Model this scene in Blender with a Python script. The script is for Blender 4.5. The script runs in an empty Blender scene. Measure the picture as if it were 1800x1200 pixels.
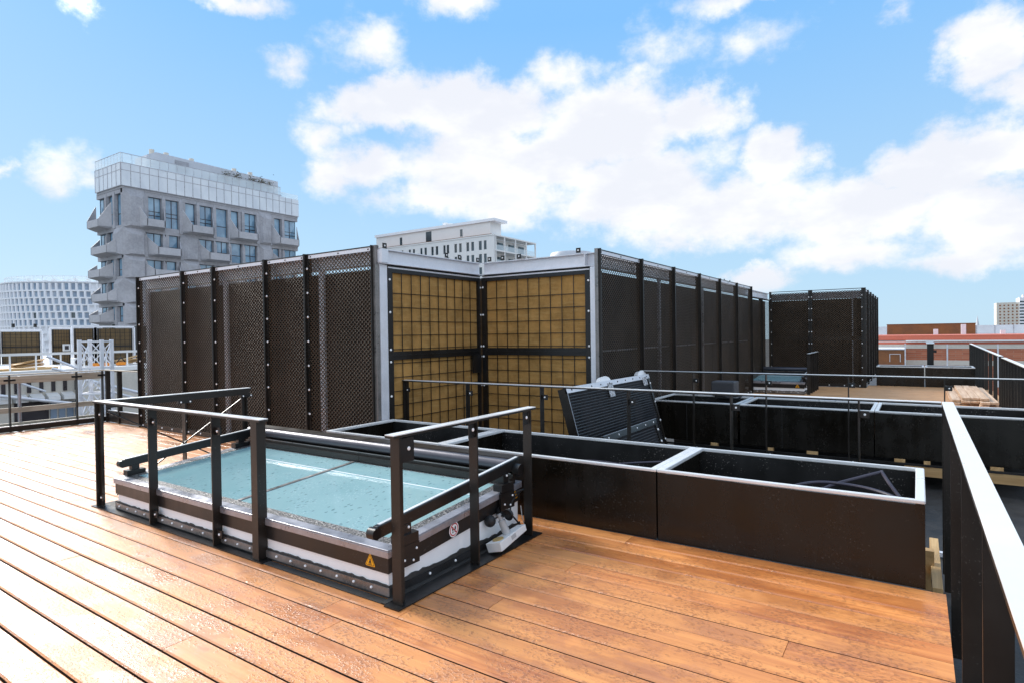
import bpy, bmesh, math, random
from mathutils import Vector, Matrix
random.seed(7)
S = bpy.context.scene
COL = S.collection
R = math.radians

# ------------------------------------------------------------------ camera
cam = bpy.data.cameras.new("camera")
cam.sensor_width = 36.0
cam.lens = 1054.6 / 1800 * 36
cam.clip_start = 0.05
cam.clip_end = 5000
camo = bpy.data.objects.new("camera", cam)
COL.objects.link(camo)
_yaw, _pit, _rol = R(-34.05), R(-0.681), R(-0.826)
_fw = Vector((math.sin(_yaw) * math.cos(_pit), math.cos(_yaw) * math.cos(_pit), math.sin(_pit)))
_rt = Vector((math.cos(_yaw), -math.sin(_yaw), 0))
_up = _rt.cross(_fw)
_r2 = math.cos(_rol) * _rt + math.sin(_rol) * _up
_u2 = -math.sin(_rol) * _rt + math.cos(_rol) * _up
camo.matrix_world = Matrix(((_r2.x, _u2.x, -_fw.x, 0), (_r2.y, _u2.y, -_fw.y, 0),
                            (_r2.z, _u2.z, -_fw.z, 1.64), (0, 0, 0, 1)))
S.camera = camo
S.render.resolution_x, S.render.resolution_y = 1024, 682

# ------------------------------------------------------------------ light
SUN_AZ, SUN_EL = -84.0, 32.0
sl = bpy.data.lights.new("sun", 'SUN')
sl.energy = 2.25
sl.angle = R(22)
sl.color = (1.0, 0.95, 0.88)
so = bpy.data.objects.new("sun", sl)
COL.objects.link(so)
_sd = Vector((math.sin(R(SUN_AZ)) * math.cos(R(SUN_EL)), math.cos(R(SUN_AZ)) * math.cos(R(SUN_EL)), math.sin(R(SUN_EL))))
so.rotation_euler = _sd.to_track_quat('Z', 'Y').to_euler()
so.location = _sd * 50

S.view_settings.view_transform = 'Standard'
S.view_settings.look = 'None'
S.view_settings.exposure = 1.4
S.view_settings.gamma = 1.0

# ------------------------------------------------------------------ node helpers
class NT:
    def __init__(self, tree):
        self.t = tree
    def n(self, typ, **kw):
        nd = self.t.nodes.new(typ)
        for k, v in kw.items():
            setattr(nd, k, v)
        return nd
    def put(self, sock, v):
        if v is None:
            return
        if isinstance(v, bpy.types.NodeSocket):
            self.t.links.new(v, sock)
        elif isinstance(v, (tuple, list)) and sock.type == 'RGBA' and len(v) == 3:
            sock.default_value = (*v, 1)
        else:
            sock.default_value = v
    def math(self, op, a, b=None, c=None, clamp=False):
        nd = self.n('ShaderNodeMath', operation=op)
        nd.use_clamp = clamp
        self.put(nd.inputs[0], a); self.put(nd.inputs[1], b); self.put(nd.inputs[2], c)
        return nd.outputs[0]
    def vec(self, op, a, b=None):
        nd = self.n('ShaderNodeVectorMath', operation=op)
        self.put(nd.inputs[0], a)
        if b is not None:
            self.put(nd.inputs[1], b)
        return nd.outputs['Value'] if op in ('LENGTH', 'DOT_PRODUCT') else nd.outputs[0]
    def mix(self, f, a, b, mode='MIX'):
        nd = self.n('ShaderNodeMix', data_type='RGBA', blend_type=mode)
        self.put(nd.inputs[0], f); self.put(nd.inputs[6], a); self.put(nd.inputs[7], b)
        return nd.outputs[2]
    def ramp(self, v, lo, hi, a=0.0, b=1.0, smooth=True):
        nd = self.n('ShaderNodeMapRange')
        nd.interpolation_type = 'SMOOTHSTEP' if smooth else 'LINEAR'
        nd.clamp = True
        self.put(nd.inputs[0], v)
        for i, x in enumerate((lo, hi, a, b)):
            nd.inputs[1 + i].default_value = x
        return nd.outputs[0]
    def noise(self, vec, scale, detail=4, rough=0.55, dim='3D', out=0, dist=0.0):
        nd = self.n('ShaderNodeTexNoise', noise_dimensions=dim)
        if vec is not None:
            self.put(nd.inputs['Vector'], vec)
        nd.inputs['Scale'].default_value = scale
        nd.inputs['Detail'].default_value = detail
        nd.inputs['Roughness'].default_value = rough
        nd.inputs['Distortion'].default_value = dist
        return nd.outputs[out]
    def scale(self, vec, s):
        return self.vec('MULTIPLY', vec, s)

# ------------------------------------------------------------------ world: Nishita sky with clouds
w = bpy.data.worlds.new("World")
S.world = w
w.use_nodes = True
w.node_tree.nodes.clear()
T = NT(w.node_tree)
sky = T.n('ShaderNodeTexSky', sky_type='NISHITA')
sky.sun_disc = False
sky.sun_elevation = R(SUN_EL)
sky.sun_rotation = R(SUN_AZ)
sky.altitude = 0
sky.air_density = 1.0
sky.dust_density = 0.6
sky.ozone_density = 1.5
tc = T.n('ShaderNodeTexCoord')
D = tc.outputs['Generated']
sep = T.n('ShaderNodeSeparateXYZ')
T.put(sep.inputs[0], D)
az = T.math('MULTIPLY', T.math('ARCTAN2', sep.outputs[0], sep.outputs[1]), 57.29578)
el = T.math('MULTIPLY', T.math('ARCSINE', sep.outputs[2]), 57.29578)
cmb = T.n('ShaderNodeCombineXYZ')
T.put(cmb.inputs[0], az); T.put(cmb.inputs[1], el)
AE = cmb.outputs[0]
nbig = T.noise(D, 5.0, 8, 0.62, out=1)
nb2 = T.noise(D, 16.0, 8, 0.65, out=1)
warp = T.vec('ADD', T.scale(T.vec('SUBTRACT', nbig, (0.5, 0.5, 0.5)), (9.0, 5.0, 0)),
             T.scale(T.vec('SUBTRACT', nb2, (0.5, 0.5, 0.5)), (4.0, 3.0, 0)))
AEw = T.vec('ADD', AE, warp)
BLOBS = [(-44.4,20.4,7.8,2.6,1.35),(-36.4,20.3,10.2,3.8,1.45),(-28.3,22.7,4.8,2.5,0.75),(-25.2,18.8,10.5,5,1.50),(-17.5,18.6,5.5,3.2,1.35),(-33.8,15.2,12.3,4.8,1.45),(-23.1,13.3,12.4,4.5,1.45),(-47.1,15.5,5.6,2.2,0.80),(-50.2,14.4,3,2.4,0.75),(-41.4,12.7,8.5,2.3,0.85),(-9.5,14,4,3,1.35),(-13.6,10.6,10.9,3.7,1.45),(-4.3,9.5,9.4,3,1.40),(1.4,12.4,5.4,3.1,1.45),(4.9,12.6,3.9,2.8,1.45),(5.2,8.5,5.5,3.3,1.35),(-4.4,6.3,7,1.9,0.85),(3.8,5.4,4.4,1.5,0.90),(-11.6,27.4,8.7,1.7,0.85),(-19.9,24.7,3.6,2.6,0.48),(4.6,19.7,3.6,3.2,1.30),(6.2,16.6,2.8,2.3,0.80),(-0.3,23.4,2.2,1.5,0.60),(-58.9,27.4,7.1,1.2,0.70),(-39,28.6,4.2,2.1,0.72),(-47.4,25.3,5.6,2.6,0.66),(-54.4,23.6,3.6,1.9,0.66),(-70.1,24.2,1.6,1.8,0.50),(-70.3,12,3.2,2.8,0.75),(-74.3,11.6,1.1,1,0.70),(-13.2,4.6,4,1.8,1.35),(-13,24,4.2,2.5,0.45),(-51.6,17.6,2.5,1.9,0.50),
         (14,12,7,6,1.00),(22,30,14,9,1.00),(-92,30,13,26,1.00),(-120,25,22,22,0.90),(60,30,28,15,1.00),(-40,55,30,14,0.80),(20,62,40,12,0.80)]
dens = None
for (a, e, ra, re, wt) in BLOBS:
    q = T.vec('MULTIPLY', T.vec('SUBTRACT', AEw, (a, e, 0)), (1 / (ra * 1.06), 1 / (re * 1.06), 0))
    v = T.math('MULTIPLY_ADD', T.vec('LENGTH', q), -wt, wt)
    dens = v if dens is None else T.math('SMOOTH_MAX', dens, v, 0.12)
# a looser field of clouds for the part of the sky behind the viewer
far = T.math('MULTIPLY', T.ramp(T.noise(D, 2.6, 7, 0.6), 0.42, 0.62),
             T.ramp(T.math('ABSOLUTE', T.math('ADD', az, 34.0)), 60, 90))
fine = T.noise(T.scale(D, (1, 1, 1.5)), 9.0, 12, 0.60)
d2 = T.math('ADD', dens, T.math('MULTIPLY', T.math('SUBTRACT', fine, 0.5), 2.0))
cov = T.ramp(d2, 0.0, 0.72)
cov = T.math('MULTIPLY', T.math('MAXIMUM', cov, far), T.ramp(el, 1.0, 5.0, 0.35, 1.0))
# cloud shade: bases a little greyer than the tops
AEs = T.vec('ADD', AEw, (0.0, 1.6, 0.0))
body = T.math('ADD', T.math('MULTIPLY', T.noise(T.scale(D, (1, 1, 2.2)), 6.5, 5, 0.55), 1.0), T.math('MULTIPLY', dens, 0.10))
shade = T.ramp(body, 0.42, 0.68)
ccol = T.mix(shade, (4.08, 4.08, 4.12), (3.40, 3.48, 3.74))
# unseen clouds beside and behind the viewer, brightened to add fill light
ccol = T.mix(T.ramp(T.math('ABSOLUTE', T.math('ADD', az, 34.0)), 55, 85), ccol, (6.6, 6.6, 6.8))
# thin bright veil round the sun (out of frame to the left)
sdist = T.math('ARCCOSINE', T.vec('DOT_PRODUCT', D, tuple(_sd)))
glow = T.ramp(sdist, 0.08, 0.42, 1.0, 0.0)
ccol = T.mix(glow, ccol, (16.0, 15.0, 13.6))
hor = T.mix(0.955, sky.outputs[0], T.mix(T.ramp(el, 0.0, 27.0, 0, 1, False), (2.05, 2.90, 3.55), (0.90, 2.10, 3.78)))
final = T.mix(T.math('MULTIPLY', cov, 0.97), hor, ccol)
bg = T.n('ShaderNodeBackground')
T.put(bg.inputs[0], final)
bg.inputs[1].default_value = 0.1
wo = T.n('ShaderNodeOutputWorld')
T.t.links.new(bg.outputs[0], wo.inputs[0])

# ------------------------------------------------------------------ materials
def newmat(name):
    m = bpy.data.materials.new(name)
    m.use_nodes = True
    t = NT(m.node_tree)
    b = m.node_tree.nodes['Principled BSDF']
    return m, t, b
def setp(t, b, **kw):
    al = dict(base='Base Color', rough='Roughness', metal='Metallic', coat='Coat Weight', croug='Coat Roughness',
              alpha='Alpha', normal='Normal', spec='Specular IOR Level', trans='Transmission Weight', ior='IOR', cnormal='Coat Normal')
    for k, v in kw.items():
        t.put(b.inputs[al[k]], v)
def bump(t, h, s=0.3, d=0.01, nrm=None):
    nd = t.n('ShaderNodeBump')
    nd.inputs['Strength'].default_value = s
    nd.inputs['Distance'].default_value = d
    t.put(nd.inputs['Height'], h)
    if nrm is not None:
        t.put(nd.inputs['Normal'], nrm)
    return nd.outputs[0]
def objco(t):
    return t.n('ShaderNodeNewGeometry').outputs['Position']
def simple(name, col, rough=0.5, metal=0.0, var=0.15, scale=3.0, coat=0.0, croug=0.1, bumps=0.0, rv=0.15):
    m, t, b = newmat(name)
    p = objco(t)
    n1 = t.noise(p, scale, 6, 0.6)
    n2 = t.noise(p, scale * 9, 4, 0.6)
    f = t.math('ADD', t.math('MULTIPLY', n1, 0.65), t.math('MULTIPLY', n2, 0.35))
    dark = tuple(c * (1 - var) for c in col)
    lite = tuple(min(1, c * (1 + var)) for c in col)
    setp(t, b, base=t.mix(t.ramp(f, 0.3, 0.7), dark, lite), metal=metal, coat=coat, croug=croug,
         rough=t.ramp(n1, 0.3, 0.7, max(0.03, rough - rv), min(1, rough + rv)))
    if bumps:
        setp(t, b, normal=bump(t, n2, bumps, 0.01))
    return m
M = {}
def droplets(t, p, scale, thr=0.32):
    v = t.n('ShaderNodeTexVoronoi', feature='F1')
    t.put(v.inputs['Vector'], p)
    v.inputs['Scale'].default_value = scale
    v.inputs['Randomness'].default_value = 1.0
    return v.outputs['Distance']

# wet hardwood boards
m, t, b = newmat('wet_hardwood'); M['wood'] = m
p = objco(t)
tint = t.n('ShaderNodeAttribute', attribute_name='tint').outputs['Fac']
off = t.n('ShaderNodeCombineXYZ'); t.put(off.inputs[0], t.math('MULTIPLY', tint, 37.0)); t.put(off.inputs[2], t.math('MULTIPLY', tint, 11.0))
pp = t.vec('ADD', p, off.outputs[0])
grain = t.noise(t.scale(pp, (1.1, 26, 8)), 1.0, 8, 0.62, dist=0.6)
streak = t.noise(t.scale(pp, (0.55, 8, 3)), 1.0, 5, 0.6, dist=0.8)
c = t.mix(t.ramp(grain, 0.3, 0.72), (0.47, 0.142, 0.028), (0.78, 0.310, 0.082))
c = t.mix(t.ramp(streak, 0.4, 0.72, 0, 0.55), c, (0.46, 0.135, 0.035))
c = t.mix(t.math('MULTIPLY', t.ramp(tint, 0.0, 1.0, 0, 1, False), 0.45), c, (0.68, 0.30, 0.085))
wetn = t.noise(t.scale(pp, (1.0, 1.6, 1)), 1.5, 7, 0.66)
wet = t.ramp(t.math('ADD', wetn, t.math('MULTIPLY', t.math('SUBTRACT', grain, 0.5), 0.12)), 0.45, 0.59)
dn = t.noise(t.scale(p, (0.8, 1.3, 1)), 48.0, 3, 0.62)
bead = t.math('MULTIPLY', t.ramp(t.noise(t.scale(pp, (1, 1.5, 1)), 3.0, 6, 0.72), 0.44, 0.56), t.ramp(dn, 0.50, 0.57))
c = t.mix(t.math('MULTIPLY', wet, 0.46), c, t.mix(1.0, c, (0.62, 0.48, 0.40), 'MULTIPLY'))
c = t.mix(t.math('MULTIPLY', bead, 0.55), c, (0.23, 0.070, 0.016))
film = t.ramp(t.noise(t.scale(pp, (0.7, 1.3, 1)), 2.0, 5, 0.6), 0.59, 0.63)
hgt = t.math('ADD', t.math('MULTIPLY', grain, 0.35), t.math('MULTIPLY', bead, 0.9))
nr = bump(t, hgt, 0.28, 0.006)
cn = bump(t, t.math('ADD', t.math('MULTIPLY', bead, 0.6), t.math('MULTIPLY', dn, 0.12)), 0.45, 0.006)
setp(t, b, base=c, rough=t.ramp(wet, 0, 1, 0.60, 0.42), normal=nr, coat=t.ramp(wet, 0, 1, 0.55, 1.0),
     croug=t.math('MULTIPLY_ADD', film, -0.19, t.ramp(wet, 0, 1, 0.46, 0.33)), cnormal=cn)

M['side'] = simple('gap_shaded_side', (0.035, 0.013, 0.005), 0.8, 0, 0.3, 8)  # side faces darkened so the gaps between boards read as deep shade
# pale new boards / construction timber
def timber(name, a, bb, axis):
    m, t, b = newmat(name)
    p = objco(t)
    sc = {'x': (0.8, 22, 14), 'y': (22, 0.8, 14)}[axis]
    g = t.noise(t.scale(p, sc), 1.0, 7, 0.6, dist=0.7)
    k = t.noise(p, 2.5, 4)
    c = t.mix(t.ramp(g, 0.3, 0.7), a, bb)
    c = t.mix(t.ramp(k, 0.5, 0.75, 0, 0.35), c, tuple(x * 0.6 for x in a))
    setp(t, b, base=c, rough=0.6, normal=bump(t, g, 0.25, 0.004))
    return m
M['timber_x'] = timber('pale_timber', (0.42, 0.25, 0.10), (0.62, 0.41, 0.19), 'x')
M['timber_y'] = timber('pale_timber_lengthwise', (0.42, 0.25, 0.10), (0.62, 0.41, 0.19), 'y')
M['sky_pale'] = timber('sky_paled_hardwood', (0.46, 0.225, 0.09), (0.64, 0.37, 0.18), 'x')  # far deck hardwood, with grazing sky reflection lightened into its colour
M['board_y'] = timber('new_decking_board', (0.50, 0.31, 0.18), (0.72, 0.52, 0.36), 'y')
M['guard_y'] = timber('weathered_guard_board', (0.27, 0.225, 0.165), (0.46, 0.40, 0.31), 'y')

# powder coated dark metal with water marks
def darkmetal(name, col, rough=0.38, coat=0.5, streak=0.5, spots=True, spk=0.12):
    m, t, b = newmat(name)
    p = objco(t)
    n = t.noise(p, 2.2, 6, 0.65)
    s = t.noise(t.scale(p, (7, 7, 0.8)), 1.0, 5, 0.6)
    f = t.math('ADD', t.math('MULTIPLY', n, 0.6), t.math('MULTIPLY', s, 0.4))
    c = t.mix(t.ramp(f, 0.35, 0.7), tuple(x * (1 - 0.35 * streak) for x in col), tuple(x * (1 + 0.8 * streak) for x in col))
    if spots:
        sp = t.math('MULTIPLY', t.ramp(t.noise(p, 75, 2, 0.5), 0.64, 0.70), t.ramp(t.noise(p, 3, 3), 0.45, 0.6))
        c = t.mix(t.math('MULTIPLY', sp, spk), c, (0.35, 0.33, 0.31))
    setp(t, b, base=c, rough=t.ramp(f, 0.3, 0.7, max(0.05, rough - 0.12), rough + 0.14), coat=coat, croug=0.16, spec=0.36)
    return m
M['dark'] = darkmetal('dark_bronze_powder_coat', (0.0135, 0.0108, 0.0085), 0.40, 0.15)
M['black'] = darkmetal('black_coated_steel', (0.009, 0.0085, 0.0085), 0.38, 0.15)
M['planter'] = darkmetal('black_planter_steel', (0.0070, 0.0056, 0.0038), 0.24, 0.10, 0.4)
M['black_in'] = darkmetal('planter_lining', (0.008, 0.008, 0.008), 0.45, 0.0, 0.6, spk=0.7)
M['louvre'] = simple('black_expanded_strands', (0.030, 0.030, 0.033), 0.4, 0.0, 0.2)
M['rubber'] = simple('black_rubber', (0.012, 0.012, 0.013), 0.5, 0, 0.3, 8, bumps=0.3)
M['hose'] = simple('dark_irrigation_hose', (0.035, 0.03, 0.045), 0.35, 0, 0.2)
M['top'] = simple('sky_sheen_metal', (0.76, 0.77, 0.77), 0.36, 0.35, 0.02, 2.0, rv=0.1)  # near-white base stands in for sky reflection on wet tops and rims
M['chrome'] = simple('brushed_aluminium_profile', (0.33, 0.33, 0.36), 0.33, 0.55, 0.2, 5, rv=0.1)
M['galv'] = simple('galvanised_steel', (0.72, 0.73, 0.77), 0.45, 0.25, 0.08, 4)
M['bolt'] = simple('zinc_bolt', (0.90, 0.90, 0.90), 0.5, 0.0, 0.02)
M['tube'] = simple('brushed_roller_tube', (0.085, 0.085, 0.10), 0.36, 0.85, 0.1, 2, rv=0.06)
M['white'] = simple('white_upstand_coating', (0.84, 0.85, 0.86), 0.5, 0, 0.03, 2)
M['whiteplastic'] = simple('white_plastic', (0.74, 0.74, 0.73), 0.4, 0, 0.05)
M['greyplastic'] = simple('grey_plastic', (0.42, 0.42, 0.42), 0.4, 0, 0.05)
M['gold'] = simple('gold_label', (0.45, 0.30, 0.10), 0.5, 0, 0.3, 60)
M['membrane'] = simple('bitumen_membrane', (0.030, 0.029, 0.028), 0.7, 0, 0.45, 6, coat=0.08, croug=0.4, bumps=0.4)
M['steelstrip'] = simple('wet_steel_strip', (0.24, 0.225, 0.215), 0.38, 0.6, 0.3, 5)
M['yellow'] = simple('warning_yellow', (0.80, 0.36, 0.0), 0.5, 0, 0.05)
M['stickblack'] = simple('sticker_black', (0.01, 0.01, 0.01), 0.5, 0, 0)
M['stickwhite'] = simple('reflection_white', (0.82, 0.82, 0.82), 0.5, 0, 0)
M['stickred'] = simple('sticker_red', (0.55, 0.03, 0.03), 0.5, 0, 0)
M['tape'] = simple('clear_plastic_wrap', (0.50, 0.51, 0.53), 0.25, 0, 0.7, 30, bumps=1.0)
M['concrete'] = simple('silo_concrete_panel', (0.345, 0.345, 0.37), 0.75, 0, 0.24, 0.35)
M['concrete2'] = simple('silo_concrete_smooth', (0.41, 0.41, 0.435), 0.6, 0.05, 0.16, 0.3)
M['winframe'] = simple('dark_window_frame', (0.03, 0.025, 0.03), 0.4, 0, 0)
M['render'] = simple('white_render', (0.74, 0.735, 0.72), 0.8, 0, 0.03, 0.5)
M['render2'] = simple('cool_white_cladding', (0.80, 0.81, 0.84), 0.7, 0, 0.03, 0.5)
M['cream'] = simple('cream_masonry', (0.62, 0.58, 0.51), 0.8, 0, 0.1, 2)
M['corten'] = simple('brown_weathered_cladding', (0.26, 0.105, 0.042), 0.8, 0, 0.25, 1.2)
M['roofgrey'] = simple('grey_roof_cladding', (0.50, 0.52, 0.56), 0.6, 0.1, 0.10, 0.8)
M['asphalt'] = simple('city_ground', (0.09, 0.09, 0.085), 0.9, 0, 0.3, 0.05)
M['orange'] = simple('orange_plastic', (0.75, 0.25, 0.02), 0.5, 0, 0.1)
M['redpaint'] = simple('red_fascia', (0.52, 0.13, 0.075), 0.6, 0, 0.08, 1)
M['leaf'] = simple('shrub_leaf', (0.12, 0.11, 0.075), 0.7, 0, 0.4, 3)
M['cushion'] = simple('grey_foam_cover', (0.055, 0.055, 0.06), 0.8, 0, 0.2, 12, bumps=0.3)

# brick
m, t, b = newmat('red_brick'); M['brick'] = m
p = objco(t)
sx = t.n('ShaderNodeSeparateXYZ'); t.put(sx.inputs[0], p)
cx = t.n('ShaderNodeCombineXYZ'); t.put(cx.inputs[0], t.math('ADD', sx.outputs[0], sx.outputs[1])); t.put(cx.inputs[1], sx.outputs[2])
bt = t.n('ShaderNodeTexBrick')
t.put(bt.inputs['Vector'], cx.outputs[0])
bt.inputs['Color1'].default_value = (0.42, 0.125, 0.065, 1); bt.inputs['Color2'].default_value = (0.52, 0.185, 0.10, 1)
bt.inputs['Mortar'].default_value = (0.42, 0.26, 0.18, 1)
bt.inputs['Scale'].default_value = 1.0; bt.inputs['Brick Width'].default_value = 0.9; bt.inputs['Row Height'].default_value = 0.16
bt.inputs['Mortar Size'].default_value = 0.014
setp(t, b, base=bt.outputs[0], rough=0.85)

# mineral wool
m, t, b = newmat('brown_mineral_wool'); M['wool'] = m
p = objco(t)
n1 = t.noise(p, 3.0, 8, 0.68); n2 = t.noise(t.scale(p, (4, 4, 26)), 1.0, 6, 0.65); n3 = t.noise(p, 30, 5, 0.7)
c = t.mix(t.ramp(n1, 0.32, 0.68), (0.28, 0.150, 0.040), (0.46, 0.245, 0.068))
c = t.mix(t.ramp(n2, 0.45, 0.75, 0, 0.5), c, (0.52, 0.33, 0.12))
c = t.mix(t.ramp(n3, 0.55, 0.75, 0, 0.4), c, (0.24, 0.145, 0.05))
setp(t, b, base=c, rough=0.95, normal=bump(t, t.math('ADD', n1, n3), 0.25, 0.01))
M['woolfar'] = simple('weathered_shaded_wool', (0.115, 0.075, 0.034), 0.95, 0, 0.2, 3)  # weathered brown, with shade darkened into the colour as well

M['wool_shade'] = simple('shaded_brown_wool', (0.010, 0.007, 0.0045), 0.95, 0, 0.3, 3)  # same wool as the recess, with the shade behind mesh in its colour
# expanded metal: diamonds of real openings, sized in metres through the sheet's own UV
m, t, b = newmat('expanded_metal_sheet'); M['mesh'] = m
uv = t.n('ShaderNodeUVMap', uv_map='uv').outputs[0]
su = t.n('ShaderNodeSeparateXYZ'); t.put(su.inputs[0], uv)
u = t.math('DIVIDE', su.outputs[0], 0.070); v = t.math('DIVIDE', su.outputs[1], 0.058)
fa = t.math('FRACT', t.math('ADD', u, v)); fb = t.math('FRACT', t.math('SUBTRACT', u, v))
da = t.math('ABSOLUTE', t.math('SUBTRACT', fa, 0.5)); db = t.math('ABSOLUTE', t.math('SUBTRACT', fb, 0.5))
mx = t.math('MAXIMUM', da, db)
solid = t.math('GREATER_THAN', mx, 0.315)
fv = t.math('FRACT', t.math('MULTIPLY', v, 2.0))
p = objco(t)
c = t.mix(t.ramp(t.noise(p, 1.3, 5), 0.3, 0.7), (0.046, 0.033, 0.022), (0.072, 0.052, 0.036))
setp(t, b, base=c, rough=0.5, spec=0.12, normal=bump(t, t.math('SUBTRACT', da, db), 0.9, 0.03))
tr = t.n('ShaderNodeBsdfTransparent'); ms = t.n('ShaderNodeMixShader')
t.put(ms.inputs[0], solid); t.t.links.new(tr.outputs[0], ms.inputs[1]); t.t.links.new(b.outputs[0], ms.inputs[2])
t.t.links.new(ms.outputs[0], t.t.nodes['Material Output'].inputs[0])

# skylight glass with rain on it
m, t, b = newmat('wet_skylight_glass'); M['skyglass'] = m
p = objco(t)
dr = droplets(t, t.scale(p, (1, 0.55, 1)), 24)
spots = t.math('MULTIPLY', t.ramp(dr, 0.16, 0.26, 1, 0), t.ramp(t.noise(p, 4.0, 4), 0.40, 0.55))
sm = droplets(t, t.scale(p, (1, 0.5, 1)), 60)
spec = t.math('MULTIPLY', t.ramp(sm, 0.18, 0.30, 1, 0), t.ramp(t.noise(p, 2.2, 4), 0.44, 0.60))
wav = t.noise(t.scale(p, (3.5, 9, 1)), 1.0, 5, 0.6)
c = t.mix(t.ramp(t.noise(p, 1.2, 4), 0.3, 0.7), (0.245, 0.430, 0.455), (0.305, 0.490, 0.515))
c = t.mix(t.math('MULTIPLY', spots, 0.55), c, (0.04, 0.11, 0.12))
c = t.mix(t.math('MULTIPLY', spec, 0.5), c, (0.62, 0.76, 0.79))  # sky glints on the drops, put in as pale specks
hh = t.math('ADD', t.math('MULTIPLY', wav, 0.5), t.math('ADD', t.math('MULTIPLY', spots, 0.5), t.math('MULTIPLY', spec, 0.4)))
setp(t, b, base=c, rough=0.05, ior=3.3, normal=bump(t, hh, 0.26, 0.01))

# wet granular edge seal
m, t, b = newmat('wet_edge_seal'); M['seal'] = m
p = objco(t)
n = t.noise(p, 70, 4, 0.7)
c = t.mix(t.ramp(n, 0.48, 0.60), (0.02, 0.02, 0.022), (0.30, 0.29, 0.28))
setp(t, b, base=c, rough=0.3, normal=bump(t, n, 0.8, 0.01))

# building glass
def bglass(name, a, bb, rough=0.06):
    m, t, b = newmat(name)
    p = objco(t)
    n = t.noise(t.scale(p, (0.5, 0.5, 0.35)), 1.0, 3)
    setp(t, b, base=t.mix(t.ramp(n, 0.35, 0.65), a, bb), rough=rough, spec=0.8)
    return m
M['bglass'] = bglass('blue_window_glass', (0.14, 0.25, 0.36), (0.24, 0.40, 0.53))
M['bglass_dark'] = bglass('dark_window_glass', (0.02, 0.03, 0.035), (0.06, 0.08, 0.09))
M['bglass_mid'] = bglass('grey_blue_window_glass', (0.17, 0.23, 0.32), (0.26, 0.34, 0.44))
M['curtain'] = bglass('pale_curtain_wall_glass', (0.58, 0.62, 0.67), (0.66, 0.70, 0.74), 0.16)
m, t, b = newmat('clear_balustrade_glass'); M['clear'] = m
setp(t, b, base=(0.75, 0.83, 0.86), rough=0.05)
tr = t.n('ShaderNodeBsdfTransparent'); ms = t.n('ShaderNodeMixShader'); ms.inputs[0].default_value = 0.34
t.t.links.new(tr.outputs[0], ms.inputs[1]); t.t.links.new(b.outputs[0], ms.inputs[2])
t.t.links.new(ms.outputs[0], t.t.nodes['Material Output'].inputs[0])

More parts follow.
